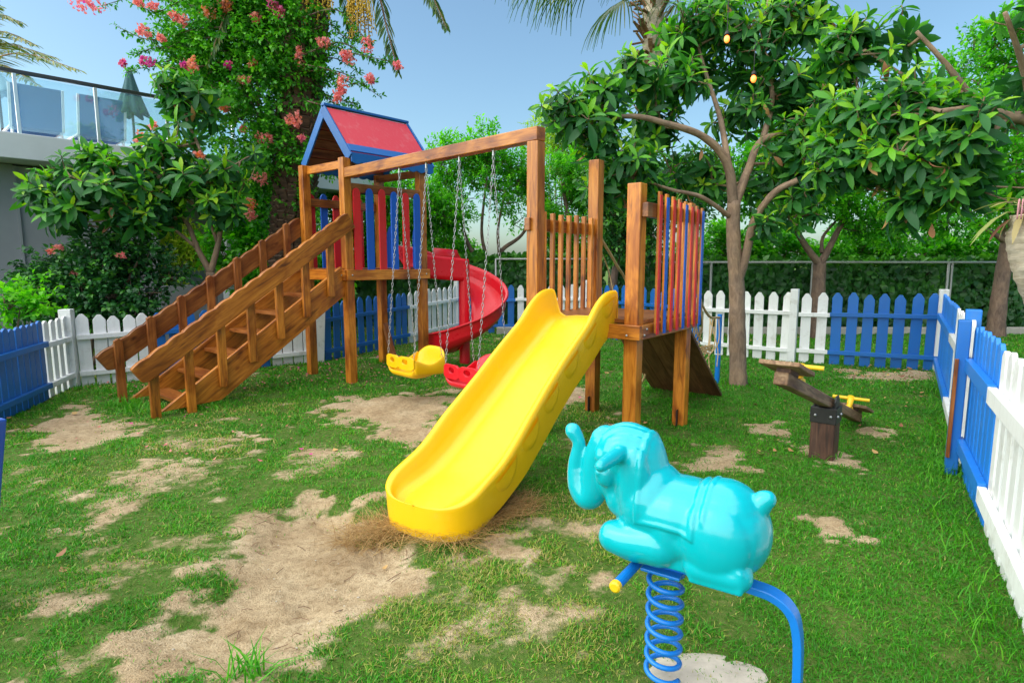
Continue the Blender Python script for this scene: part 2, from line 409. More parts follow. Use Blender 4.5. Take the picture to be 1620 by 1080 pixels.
def samp(A, x, y):
    fx = np.clip((np.asarray(x) - GX0) / GS, 0, len(gx) - 1.001); fy = np.clip((np.asarray(y) - GY0) / GS, 0, len(gy) - 1.001)
    i, j = fx.astype(int), fy.astype(int); u, v = fx - i, fy - j
    return (A[j, i] * (1 - u) + A[j, i + 1] * u) * (1 - v) + (A[j + 1, i] * (1 - u) + A[j + 1, i + 1] * u) * v
def gz(x, y): return float(samp(GZ, x, y))

def ground_material():
    m, nt, b, _ = new_mat('ground')
    v = texco(nt); a = node(nt, 'Attribute', attribute_name='dirt').outputs['Fac']
    n1, n2, n3 = noise(nt, v, 3, 6, .6), noise(nt, v, 28, 6, .7), noise(nt, v, 140, 3, .6)
    sand = ramp(nt, n1, [(.3, (.42, .30, .17)), (.55, (.56, .43, .265)), (.75, (.66, .54, .36))])
    sp1 = ramp(nt, n2, [(.3, (.62, .58, .52)), (.55, (1, 1, 1)), (.8, (1.12, 1.1, 1.06))]); sand = mixc(nt, 1.0, sand, sp1, 'MULTIPLY')
    sp2 = ramp(nt, n3, [(.36, (.66, .6, .52)), (.5, (1, 1, 1))]); sand = mixc(nt, .8, sand, sp2, 'MULTIPLY')
    soil = ramp(nt, n2, [(.3, (.05, .12, .012)), (.52, (.09, .16, .025)), (.75, (.22, .19, .08))])
    add = node(nt, 'Math', operation='ADD'); mm = node(nt, 'Math', operation='MULTIPLY_ADD'); mm.inputs[1].default_value = .5; mm.inputs[2].default_value = -.25
    nt.links.new(n2, mm.inputs[0]); nt.links.new(a, add.inputs[0]); nt.links.new(mm.outputs[0], add.inputs[1])
    f = ramp(nt, add.outputs[0], [(.25, (0, 0, 0)), (.55, (1, 1, 1))])
    nt.links.new(mixc(nt, f, soil, sand), b.inputs['Base Color']); b.inputs['Roughness'].default_value = .95; b.inputs['Specular IOR Level'].default_value = .15
    ad = node(nt, 'Math', operation='ADD'); nt.links.new(n2, ad.inputs[0]); nt.links.new(n3, ad.inputs[1])
    bump(nt, b, ad.outputs[0], .8, .02)
    return m
GMAT = ground_material()
nyg, nxg = MX.shape
idx = np.arange(nyg * nxg).reshape(nyg, nxg)
quads = np.stack([idx[:-1, :-1], idx[:-1, 1:], idx[1:, 1:], idx[1:, :-1]], -1).reshape(-1, 4)
g = link('ground', np_mesh('ground', np.stack([MX, MY, GZ], -1).reshape(-1, 3), [quads], {'dirt': DIRT.ravel()}), GMAT); tag(g, kind='structure')
me = np_mesh('terrain', [(-600, -600, -.14), (600, -600, -.14), (600, 900, -.14), (-600, 900, -.14)], [[(0, 1, 2, 3)]], {'dirt': np.zeros(4)})
tag(link('terrain', me, GMAT), kind='structure')

def quad_strip(n, k):
    """faces for n strips of k stations (2 verts each)"""
    b = (np.arange(n) * 2 * k)[:, None]; out = []
    for i in range(k - 1): out.append(b + np.array([[2 * i, 2 * i + 1, 2 * i + 3, 2 * i + 2]]))
    return np.concatenate(out)
def blades(x, y, z, h, wd, lean, rs):
    n = len(x); az = rs.uniform(0, 2 * np.pi, n); fa = az + np.pi / 2 + rs.uniform(-.6, .6, n)
    dx, dy = np.cos(az), np.sin(az); wx, wy = np.cos(fa) * wd / 2, np.sin(fa) * wd / 2
    P = []
    for t, ws in ((0, 1), (.55, .85), (1, .08)):
        ox = lean * h * t ** 1.7
        zz = z + h * t * (1 - .35 * np.minimum(lean, 1.2) * t)
        P.append(np.stack([x + dx * ox - wx * ws, y + dy * ox - wy * ws, zz], -1)); P.append(np.stack([x + dx * ox + wx * ws, y + dy * ox + wy * ws, zz], -1))
    V = np.stack(P, 1).reshape(-1, 3)
    return V, quad_strip(n, 3)
#@@GRASS
rs = np.random.RandomState(5); GVX, GVF, GVT = [], [], []; base = 0
def scatter_grass(r0, r1, dens, h0, h1, w0, w1):
    global base
    n = int(dens * (r1 - r0) * (r1 + r0) * .98 + 10)
    yy = np.sqrt(rs.uniform(r0 ** 2, r1 ** 2, n)); xx = rs.uniform(-1, 1, n) * (.9 * yy + .45)
    d = samp(DIRT, xx, yy); dry = samp(DRY, xx, yy); cl = fbm(xx * 7, yy * 7, 2, 77)
    keep = rs.rand(n) < (1 - sstep(.05, .97, d)) ** 1.25 * np.where(xx < .5 + .2 * yy, .22 + 1.1 * sstep(.34, .6, cl), .55 + sstep(.3, .5, cl)) + .035 * (d < .985)
    xx, yy, d, dry, cl = xx[keep], yy[keep], d[keep], dry[keep], cl[keep]; n = len(xx)
    lush = np.where(xx > .6, .82, .85)
    h = rs.uniform(h0, h1, n) * (.6 + .8 * cl) * lush * (1 - .45 * np.clip(d, 0, 1)); wd = rs.uniform(w0, w1, n)
    V, Fq = blades(xx, yy, samp(GZ, xx, yy) - .006, h, wd, np.abs(rs.normal(.75, .45, n)), rs)
    t = np.clip(rs.normal(.38, .17, n) + (fbm(xx * 2.2, yy * 2.2, 3, 5) - .5) * .5 - .06 * (xx > .8) + .04, 0, .74)
    isdry = rs.rand(n) < (.07 + .60 * dry) * np.where(xx > 1.0, .22, 1); t = np.where(isdry, rs.uniform(.78, 1, n), t)
    GVX.append(V); GVF.append(Fq + base); base += len(V); GVT.append(np.repeat(t, 6))
scatter_grass(1.2, 2.6, 19000, .016, .04, .0028, .005)
scatter_grass(2.6, 4.2, 11500, .018, .042, .0036, .0062)
scatter_grass(4.2, 6.5, 6000, .022, .044, .0052, .009)
scatter_grass(6.5, 10., 2100, .03, .055, .009, .015)
scatter_grass(10., 13.6, 800, .035, .07, .014, .022)
g = link('grass', np_mesh('grass', np.concatenate(GVX), [np.concatenate(GVF)], {'tint': np.concatenate(GVT)}), L_GRASS)
tag(g, 'short patchy green lawn grass over the play area', 'grass', kind='stuff')

# taller tufts along fences and posts, dry straw, litter
def tuft_cloud(name, spots, mat, label, cat, tint, hscale=1.0):
    VV, FF, TT = [], [], []; b = 0
    for (x, y, rad, n, h, lean, wd) in spots:
        a = rs.uniform(0, 6.28, n); r = rad * np.sqrt(rs.rand(n)); xx, yy = x + r * np.cos(a), y + r * np.sin(a)
        V, Fq = blades(xx, yy, samp(GZ, xx, yy) - .004, rs.uniform(.5, 1, n) * h, np.full(n, wd), np.abs(rs.normal(lean, .35, n)), rs)
        VV.append(V); FF.append(Fq + b); b += len(V); TT.append(np.repeat(rs.uniform(tint[0], tint[1], n), 6))
    o = link(name, np_mesh(name, np.concatenate(VV), [np.concatenate(FF)], {'tint': np.concatenate(TT)}), mat)
    return tag(o, label, cat, kind='stuff')
spots = []
for px, py, rad, n, h, ln in [(385, 1072, .07, 46, .15, .9), (560, 600, .12, 60, .11, .5), (600, 574, .14, 70, .13, .5), (490, 585, .12, 50, .10, .5), (300, 640, .2, 90, .12, .7), (230, 648, .16, 90, .13, .7), (195, 640, .16, 80, .13, .7),
                             (350, 645, .2, 90, .10, .8), (130, 612, .2, 70, .09, .6), (180, 618, .2, 80, .09, .6), (850, 682, .1, 50, .09, .6), (935, 640, .08, 30, .07, .6), (1066, 668, .1, 40, .07, .6), (1300, 722, .12, 40, .1, .7),
                             (1080, 590, .18, 160, .09, .7), (1168, 606, .14, 70, .10, .6), (1510, 750, .12, 60, .16, .8), (1500, 700, .12, 50, .16, .8), (1135, 607, .1, 40, .1, .6), (450, 612, .3, 60, .07, .7)]:
    p = G(px, py); spots.append((p.x, p.y, rad, n, h, ln, .007 if py > 900 else .009))
for k in range(26):
    t = k / 25; p = V3((2.95, 3.95, 0)).lerp(V3((1.82, 2.0, 0)), t); spots.append((p.x - .08, p.y + .02, .1, 11, .13, .85, .005))
for k in range(40):
    t = k / 39; p = V3((5.5, 7.6, 0)).lerp(V3((2.95, 3.9, 0)), t); spots.append((p.x - .05, p.y, .12, 12, .10, .7, .007))
tuft_cloud('grass_tufts', spots, L_GRASS, 'taller grass tufts along the fence foot and post bases', 'grass', (.25, .72))
p = G(668, 838); sp_ = []
for k in range(60):
    a = R.uniform(-2.9, .55); r = R.uniform(.22, .48)
    sp_.append((p.x + .06 + r * math.cos(a), p.y + .12 + r * .62 * math.sin(a) + (.16 if math.cos(a) > .5 else 0), .09, 40, .13, 2.2, .003))
for k in range(24): sp_.append((p.x + R.uniform(.1, .55), p.y + R.uniform(.0, .42), .1, 40, .12, 2.2, .003))
tuft_cloud('dry_straw', sp_, L_STRAW, 'dry straw-coloured dead grass around the foot of the yellow slide', 'straw', (0, 1))
def litter(name, spec, mat, label, cat, size, tint):
    xs, ys = [], []
    for (poly, n) in spec:
        P = np.array(gp(*poly)); k = 0
        while k < n:
            x, y = rs.uniform(P[:, 0].min(), P[:, 0].max()), rs.uniform(P[:, 1].min(), P[:, 1].max())
            if poly_sd(np.array([x]), np.array([y]), [tuple(q) for q in P])[0] > 0: xs.append(x); ys.append(y); k += 1
    xs, ys = np.array(xs), np.array(ys); n = len(xs); a = rs.uniform(0, 6.28, n); s_ = rs.uniform(size[0], size[1], n)
    z = samp(GZ, xs, ys) + rs.uniform(.012, .035, n); ax = np.stack([np.cos(a), np.sin(a), rs.uniform(-.4, .4, n)], -1)
    V, Fq = leaf6(np.stack([xs, ys, z], -1), ax, np.stack([rs.uniform(-.5, .5, n), rs.uniform(-.5, .5, n), np.ones(n)], -1), s_, s_ * .62, -.15)
    o = link(name, np_mesh(name, V, Fq, {'tint': np.repeat(rs.uniform(tint[0], tint[1], n), 6)}), mat); tag(o, label, cat, kind='stuff')

# ------------------------------------------------------------------ leaves
def nrm(a): return a / np.maximum(np.linalg.norm(a, axis=-1, keepdims=True), 1e-9)
def leaf6(pos, axis, normal, L, W, fold=.2):
    axis = nrm(axis); side = nrm(np.cross(axis, normal)); nn = np.cross(side, axis); n = len(pos)
    L = np.broadcast_to(L, (n,))[:, None]; W = np.broadcast_to(W, (n,))[:, None]
    mk = lambda t, s, u: pos + axis * L * t + side * W * s + nn * (W * u)
    V = np.stack([mk(0, 0, 0), mk(.33, -.5, fold), mk(.33, .5, fold), mk(.72, -.36, fold * .6), mk(.72, .36, fold * .6), mk(1, 0, -fold)], 1).reshape(-1, 3)
    b = (np.arange(n) * 6)[:, None]
    return V, [np.concatenate([b + [[0, 2, 1]], b + [[3, 4, 5]]]), b + [[1, 2, 4, 3]]]
def leaf15(pos, axis, normal, L, W, droop=.25):
    axis = nrm(axis); side = nrm(np.cross(axis, normal)); nn = np.cross(side, axis); n = len(pos)
    L = np.broadcast_to(L, (n,))[:, None]; W = np.broadcast_to(W, (n,))[:, None]; dr = np.broadcast_to(droop, (n,))[:, None]
    P = []
    for t, ws in ((0, .10), (.28, .62), (.56, 1), (.82, .74), (1, .06)):
        c = pos + axis * L * t - nn * (L * dr * t * t)
        P += [c - side * W * ws * .5 + nn * W * ws * .16, c, c + side * W * ws * .5 + nn * W * ws * .16]
    V = np.stack(P, 1).reshape(-1, 3); b = (np.arange(n) * 15)[:, None]; out = []
    for i in range(4):
        for k in range(2): out.append(b + [[3 * i + k, 3 * i + k + 1, 3 * i + 4 + k, 3 * i + 3 + k]])
    return V, [np.concatenate(out)]
def basis(d):
    d = nrm(d); ref = np.where(np.abs(d[:, 2:3]) < .9, np.array([[0, 0, 1.]]), np.array([[1., 0, 0]]))
    e1 = nrm(np.cross(d, ref)); return d, e1, np.cross(d, e1)
def rosettes(pos, d, L, W, rng, m=12, droop=.3):
    n = len(pos); d, e1, e2 = basis(d); PP, AA, NN, LL, TT, DR = [], [], [], [], [], []; L = L * rng.uniform(.62, 1.22, n); young = rng.normal(0, .13, n)
    for i in range(m):
        f = i / (m - 1.0); el = np.radians(lerp(68, -30, f ** .8)) + rng.normal(0, .16, n); az = i * 2.4 + rng.uniform(-.3, .3, n) + np.arange(n) * 1.7
        rad = e1 * np.cos(az)[:, None] + e2 * np.sin(az)[:, None]
        a = d * np.sin(el)[:, None] + rad * np.cos(el)[:, None]; a[:, 2] -= .10
        PP.append(pos - d * (f * L * .42)[:, None] + rad * .006); AA.append(a); NN.append(d * np.cos(el)[:, None] - rad * np.sin(el)[:, None] + rng.normal(0, .15, (n, 3)))
        LL.append(L * lerp(.62, 1.05, min(1, f * 2.2)) * rng.uniform(.75, 1.15, n)); DR.append(np.full(n, droop) * rng.uniform(.3, 1.5, n))
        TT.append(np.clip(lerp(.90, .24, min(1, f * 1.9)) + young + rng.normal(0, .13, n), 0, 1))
    L_ = np.concatenate(LL); V, Fq = leaf15(np.concatenate(PP), np.concatenate(AA), np.concatenate(NN), L_, L_ * W, np.concatenate(DR))
    return V, Fq, np.repeat(np.concatenate(TT), 15)
def sample_blobs(blobs, n, rng, shell=.5, up=.35, hole=.42, hf=1.6):
    """blobs: (centre, (rx,ry,rz)); weight by surface"""
    wt = np.array([b[1][0] * b[1][2] + b[1][0] * b[1][1] for b in blobs]); wt = wt / wt.sum(); P, Dr = [], []
    for b, k in zip(blobs, rng.multinomial(int(n * 1.7), wt)):
        u = nrm(rng.normal(size=(k, 3))); r = rng.uniform(shell ** 2, 1, k) ** .5; p = np.array(b[0]) + u * r[:, None] * np.array(b[1])
        hn = fbm(p[:, 0] * hf + p[:, 2] * .7 * hf, p[:, 1] * hf + p[:, 2] * 1.3 * hf, 2, 31)
        ok = hn > hole * rng.uniform(.8, 1.2, k); p, u = p[ok], u[ok]
        P.append(p); Dr.append(u + [0, 0, up] + rng.normal(0, .3, u.shape))
    P, Dr = np.concatenate(P), np.concatenate(Dr); s_ = rng.permutation(len(P))[:n]
    return P[s_], nrm(Dr[s_])
def sprigs(pos, d, L, W, rng, m=9, twig=.22, spread=.9, tmean=.5):
    n = len(pos); d, e1, e2 = basis(d); PP, AA, NN, TT = [], [], [], []; bt = rng.normal(0, .2, n)
    for i in range(m):
        f = i / (m - 1.0); az = i * 2.6 + rng.uniform(-.6, .6, n); rad = e1 * np.cos(az)[:, None] + e2 * np.sin(az)[:, None]
        a = d * lerp(.35, 1.0, f) + rad * spread + rng.normal(0, .2, (n, 3)); a[:, 2] -= .15
        PP.append(pos + d * (twig * f)); AA.append(a); NN.append(np.stack([rng.normal(0, .55, n), rng.normal(0, .55, n), np.ones(n)], -1))
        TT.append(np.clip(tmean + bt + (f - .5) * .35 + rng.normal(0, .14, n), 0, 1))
    k = n * m; L_ = L * rng.uniform(.7, 1.25, k); V, Fq = leaf6(np.concatenate(PP), np.concatenate(AA), np.concatenate(NN), L_, L_ * W)
    return V, Fq, np.repeat(np.concatenate(TT), 6)
def merge(parts):
    VV, T, by = [], [], {}; b = 0
    for V, Fq, t in parts:
        VV.append(V); T.append(t)
        for f in Fq: by.setdefault(f.shape[1], []).append(f + b)
        b += len(V)
    return np.concatenate(VV), [np.concatenate(x) for x in by.values()], np.concatenate(T)
def foliage(name, parts, mat, root):
    V, Fq, t = merge(parts)
    return link(name, np_mesh(name, V - np.array(OFF[root.name]), Fq, {'tint': t}), mat, root)
def limb(mb, pts, r0, r1, n=10, k=6, jit=.06):
    P = spline(pts, k); m = len(P); mb.tube(P, [lerp(r0, r1, (i / (m - 1)) ** .8) for i in range(m)], n, True, jit); return P
def twigs(mb, P, pos, d, r=.008, per=11):
    """secondary boughs to hub points inside the crown, then short twigs from the hubs to the leaf tufts"""
    A = np.array([tuple(p) for p in P]); n = len(pos)
    if n < 2: return
    def bough(a, q, r0, r1, sides, sag=.10, aim=None):
        L = (q - a).length
        if L < .04: return
        mid = a.lerp(q, .5) + V3((R.uniform(-.14, .14), R.uniform(-.14, .14), R.uniform(-sag, .06))) * L
        pts = spline([a, mid] + ([q - aim * (L * .15)] if aim is not None else []) + [q], 4); m = len(pts)
        mb.tube(pts, [lerp(r0, r1, i / (m - 1)) for i in range(m)], sides, False)
    k = max(1, n // per); hub = pos[NR.choice(n, k, replace=False)].copy()
    for _ in range(4):
        lab = np.argmin(((pos[:, None] - hub[None]) ** 2).sum(-1), 1)
        for h in range(k):
            if (lab == h).any(): hub[h] = pos[lab == h].mean(0)
    order = np.argsort([np.linalg.norm(A - h, axis=1).min() for h in hub]); nodes = A.copy()
    for h in order:
        q = hub[h] - np.array([0, 0, .06]); dist = np.linalg.norm(nodes - q, axis=1) + .3 * np.maximum(0, nodes[:, 2] - q[2]); a = nodes[int(dist.argmin())]
        cnt = int((lab == h).sum()); bough(V3(a), V3(q), r * 2.1, r * 1.25, 6)
        nodes = np.vstack([nodes, [lerp(a, q, .55)], [q]])
        for t in np.where(lab == h)[0]: bough(V3(q), V3(pos[t]), r * 1.05, r * .6, 5, .12, V3(d[t]))
#@@LITTER
litter('fallen_petals', [([(150, 600), (330, 600), (480, 560), (690, 555), (700, 600), (560, 612), (420, 610), (330, 640), (180, 640)], 360), ([(0, 680), (300, 640), (500, 640), (600, 720), (100, 760)], 34), ([(660, 560), (760, 560), (720, 620), (640, 640)], 20), ([(880, 560), (1000, 560), (980, 640), (880, 640)], 12)],
       L_FLOW, 'pink bougainvillea petals scattered on the grass below the play tower', 'petals', (.022, .045), (0, .7))
litter('fallen_leaves', [([(1300, 570), (1480, 585), (1485, 605), (1340, 600)], 90), ([(1180, 640), (1480, 610), (1500, 760), (1200, 780)], 34), ([(900, 560), (1150, 560), (1160, 680), (900, 690)], 22), ([(0, 660), (500, 640), (700, 900), (100, 1000)], 14), ([(1250, 500), (1600, 520), (1620, 560), (1500, 540), (1260, 530)], 120)],
       L_DEAD, 'curled brown dead leaves lying on the lawn and by the fence foot', 'dead leaves', (.025, .07), (0, 1))
pebm = MB()
for k in range(60):
    px, py = R.uniform(230, 640), R.uniform(800, 1050); p = G(px, py)
    if samp(DIRT, p.x, p.y) > .6:
        r = R.uniform(.002, .006); pebm.sphere((p.x, p.y, gz(p.x, p.y) + r * .3), (r * R.uniform(.8, 1.5), r, r * .6), 6, 4)
tag(pebm.build('pebbles', CONC, smooth=True), 'small pale pebbles lying on the bare sand', 'pebbles', kind='stuff')
tw = MB()
for k in range(70):
    px, py = R.uniform(300, 660), R.uniform(800, 1040); p = G(px, py)
    if samp(DIRT, p.x, p.y) > .5:
        a = R.uniform(0, 3.14); L = R.uniform(.03, .09); q = V3((math.cos(a), math.sin(a), 0)) * L
        tw.tube([(p.x, p.y, gz(p.x, p.y) + .006), (p.x + q.x / 2, p.y + q.y / 2, gz(p.x, p.y) + .012), (p.x + q.x, p.y + q.y, gz(p.x + q.x, p.y + q.y) + .006)], .0016, 4)
tag(tw.build('dry_twigs', WOODG), 'thin dry twigs and stalks strewn over the sand', 'twigs', kind='stuff')

#@@TOWER
# ------------------------------------------------------------------ play tower
Z = V3((0, 0, 1))
T1 = V3((-1.88, 6.93, 0)); U = V3((.66, .751, 0)).normalized(); VV_ = V3((-U.y, U.x, 0))     # U away to the right, VV_ away to the left
LU, LV, DK = 1.1, .86, 1.33
T2, T4 = T1 + VV_ * LV, T1 + U * LU; T3 = T2 + U * LU
tower = thing('play_tower', 'roofed wooden play tower with faded red gable roof, blue trim and red and blue pickets', 'play tower', T1)
PW = .10
for p in (T1, T2, T3, T4):
    MB().beam(p + V3((0, 0, -.08)), p + Z * 2.56, PW, PW, U).build('post', WOOD, tower, .006)
d = MB(); c = (T1 + T3) / 2
for k in range(9):
    q = T1 + VV_ * (LV * (k + .5) / 9) + Z * (DK - .015); d.beam(q - U * .07, q + U * (LU + .07), LV / 9 - .008, .03)
d.build('deck', WOODR, tower, .003)
for a, b, n in ((T1, T4, -VV_), (T2, T3, VV_), (T1, T2, -U), (T4, T3, U)):
    e = (b - a).normalized(); o_ = n * (PW / 2 + .018)
    MB().beam(a + o_ - e * .06 + Z * (DK - .075), b + o_ + e * .06 + Z * (DK - .075), .035, .12).build('deck_beam', WOOD, tower, .004)
def slat_mesh(w_, h_, th, r=.5, name='slat'):
    m = MB(); n = 8; pts = [(-w_ / 2, 0), (w_ / 2, 0)]
    for i in range(n + 1):
        a = math.pi * i / n; pts.append((math.cos(a) * w_ / 2, h_ - w_ * r + math.sin(a) * w_ * r))
    m.prism(pts, (0, 0, 0), (1, 0, 0), (0, 0, 1), th, 'y'); return m.mesh(name, V3((0, 0, 0)))
def place(name, me, mat, parent, p, ex, bevel=.003, tilt=0):
    o = bpy.data.objects.new(name, me); COL.objects.link(o)
    if not me.materials: me.materials.append(mat)
    o.parent = parent; o.location = V3(p) - OFF[parent.name]
    ex = V3(ex); o.rotation_euler = (0, tilt, math.atan2(ex.y, ex.x)); OFF[o.name] = OFF[parent.name].copy()
    if bevel:
        b = o.modifiers.new('b', 'BEVEL'); b.width = bevel; b.segments = 2; b.limit_method = 'ANGLE'; b.angle_limit = .6
    return o
SR, SB = slat_mesh(.096, .96, .022, .75), slat_mesh(.096, .96, .022, .75)
def panel(a, b, n, k, zr=2.24):
    e = (b - a).normalized(); L = (b - a).length
    MB().beam(a + e * (PW / 2 + .002) + n * .02 + Z * zr, b - e * (PW / 2 + .002) + n * .02 + Z * zr, .035, .10).build('rail', WOODR, tower, .004)
    for i in range(k):
        t = (i + .62) / (k + .25); place('picket', SR if i % 2 == 0 else SB, P_RED if i % 2 == 0 else P_BLUE2, tower, a + e * (L * t) + n * (.0535 if n == -VV_ else .0535) + Z * (DK - .045 + R.uniform(-.01, .01)), e)
panel(T1, T4, -VV_ * 1.0, 6)
panel(T2, T3, VV_ * 1.0, 6, 2.13)
MB().beam(T1 + U * .03 + Z * 2.50 , T2 + U * .03 + Z * 2.50, .04, .09).build('cross_beam', WOOD, tower, .004)
MB().beam(T4 - U * .03 + Z * 2.50, T3 - U * .03 + Z * 2.50, .04, .09).build('cross_beam', WOODR, tower, .004)
# arched blue boards that flank the red slide's entry on the far side
for t0, t1, fl in ((.06, .30, 1), (.70, .94, -1)):
    pts = []; w_ = (t1 - t0) * LV
    pts = [(0, 0), (w_, 0)] + [(w_ / 2 + math.cos(a) * w_ / 2, .42 + math.sin(a) * .16) for a in [math.pi * i / 8 for i in range(9)]]
    MB().prism(pts, T4 + VV_ * (t0 * LV) + U * .075 + Z * (DK - .02), VV_, Z, .02, 'y').build('entry_board', P_BLUE2, tower, .003)
MB().beam(T3 - VV_ * .05 + Z * .55, T3 - VV_ * .05 + (-VV_ * .42 - U * .15) + Z * .02, .07, .07).build('brace', WOODR, tower, .004)
for p, n, zz in ((T1, -VV_, DK - .075), (T4, -VV_, DK - .075), (T1, -U, DK - .075), (T2, -U, DK - .075)):
    MB().sphere(p + n * .087 + Z * zz, .010, 8, 6).build('bolt', STEEL, tower, smooth=True)
# roof
EAVE, APEX, OV, OH = 2.60, 3.18, -.04, .06
cu0, cu1 = -OV, LU + .14
mid = T1 + VV_ * (LV / 2)
def rp(uu, side, frac):      # frac 0 ridge .. 1 eave; side -1 = T1 side, +1 = T2 side
    return mid + U * uu + VV_ * (side * (LV / 2 + OH) * frac) + Z * lerp(APEX, EAVE, frac)
slope = {s_: (rp(0, s_, 1) - rp(0, s_, 0)) for s_ in (-1, 1)}
rf = MB()
for s_ in (-1, 1):
    dn = slope[s_].normalized(); L = slope[s_].length; nrmv = U.cross(dn); nrmv = nrmv if nrmv.z > 0 else -nrmv
    rf.prism([(cu0 + .02, .02), (cu1 - .02, .02), (cu1 - .02, L), (cu0 + .02, L)], rp(0, s_, 0) + nrmv * .014, U, dn, .012, 'x')
roof = rf.build('roof', P_ROOF, tower, .002); roof['label'] = 'faded red gable roof'
lin = MB()
for s_ in (-1, 1):
    dn = slope[s_].normalized(); L = slope[s_].length; nrmv = U.cross(dn); nrmv = nrmv if nrmv.z > 0 else -nrmv
    for k in range(6): lin.prism([(cu0 + .03, L * k / 6 + .03), (cu1 - .03, L * k / 6 + .03), (cu1 - .03, L * (k + 1) / 6 - .004 + .02), (cu0 + .03, L * (k + 1) / 6 - .004 + .02)], rp(0, s_, 0) - nrmv * .003, U, dn, .018, 'x')
lin.build('roof_lining', WOODD, roof)
MB().beam(rp(cu0 - .02, 1, 0) + Z * .03, rp(cu1 + .02, 1, 0) + Z * .03, .07, .03).build('ridge_cap', P_TRIM, roof, .004)
for uu in (cu0 - .006, cu1 + .006):
    for s_ in (-1, 1):
        dn = slope[s_].normalized(); L = slope[s_].length
        up = -(U.cross(dn)) if (U.cross(dn)).z < 0 else U.cross(dn)
        MB().prism([(0.004, -.075), (L + .03, -.075), (L + .03, .03), (.004, .03)], rp(uu, s_, 0), dn, up, .022, 'x').build('bargeboard', P_TRIM, roof, .003)
for s_ in (-1, 1):
    pts = [(cu0, .02), (cu1, .02), (cu1, -.085)]; n = 9
    for i in range(n):
        for j in range(1, 7):
            f = 1 - (i + j / 6.0) / n; pts.append((lerp(cu0, cu1, f), -.085 - .022 * abs(math.sin(math.pi * (1 - f) * n))))
    dn = slope[s_].normalized()
    MB().prism(pts, rp(0, s_, 1) + VV_ * (s_ * .016), U, (V3((0, 0, 1)) + VV_ * (-s_ * .1)).normalized(), .02, 'x').build('fascia', P_TRIM, roof, .002)
    for f_ in (.90,):
        q = rp(0, s_, f_); nrmv = U.cross(dn); nrmv = nrmv if nrmv.z > 0 else -nrmv
        MB().prism([(cu0, -.055), (cu1, -.055), (cu1, .055), (cu0, .055)], q + nrmv * .029, U, dn, .014, 'x').build('eave_strip', P_TRIM, roof, .002)

#@@STAIRS
# ------------------------------------------------------------------ staircase
stair = thing('staircase', 'steep wooden staircase with wavy handrails climbing to the roofed play tower', 'staircase', T1 - U * 1.9)
SLEN = 1.98; W_ = -U          # W_ runs down the stair
sdir = (W_ * SLEN - Z * DK).normalized(); sup = VV_.cross(sdir); sup = sup if sup.z > 0 else -sup
LS = math.hypot(SLEN, DK)
S0 = U * (-PW / 2 - .037)
for base_ in (T1 + VV_ * .02, T2 - VV_ * .02):
    o_ = base_ + S0 + Z * (DK + .02)
    cut = .32 * (SLEN / DK)
    pts = [(0, 0), (LS - .02, 0), (LS - .02 - cut, -.29), (.16, -.29), (.0, -.21)]
    # flat foot on the ground
    MB().prism(pts, o_, sdir, sup, .045, 'x').build('stringer', WOODS, stair, .005)
for k in range(6):
    f = (k + 1) / 7.0; q = (T1 + T2) / 2 + S0 + W_ * (SLEN * f) + Z * (DK * (1 - f) - .11)
    MB().beam(q - VV_ * (LV / 2 - .045), q + VV_ * (LV / 2 - .045), .19, .035).build('tread', WOODR, stair, .004)
for base_, off in ((T1, -VV_ * .055), (T2, VV_ * .055)):
    q0 = base_ + off + S0 * .3 + Z * 1.90; q1 = base_ + off + W_ * 2.26 + Z * .43
    a = (q1 - q0); L = a.length; a.normalize(); up = VV_.cross(a); up = up if up.z > 0 else -up
    far = base_ is T2; lowr = -.145 if far else -.13; pts = [(0, lowr), (0, .05)]; nw = 15
    for i in range(nw):
        for j in range(1, 6):
            f = (i + j / 5.0) / nw; pts.append((L * f, .052 + .013 * abs(math.sin(math.pi * f * nw))))
    pts += [(L, lowr + .03), (L - .05, lowr)]
    far = base_ is T2
    MB().prism(pts, q0 - VV_ * (-.03 if far else .03), a, up, .06, 'x').build('handrail', WOODR if far else WOODS, stair, .008)
    for k in range(7):
        f = .09 + .138 * k; f = min(f, .965)
        top = q0.lerp(q1, f); zt = top.z + .10 - (.06 if not far else 0); foot = DK * (1 - (top - base_ - off).dot(W_) / SLEN)
        zb = foot - .16
        b0 = base_ + (off * .62) + W_ * ((top - base_).dot(W_) + .02) ; ex = 0
        if k == 6 : zb = -.05
        side = VV_ * (.0)
        m = MB(); h = zt - max(zb, -.05)
        pts = [(-.04, 0), (.04, 0), (.04, h - .025), (.0, h), (-.04, h - .025)]
        m.prism(pts, V3((b0.x, b0.y, max(zb, -.05))) + off * .0, W_, Z, .045, 'y')
        m.build('baluster', WOODR if far else WOODS, stair, .006)

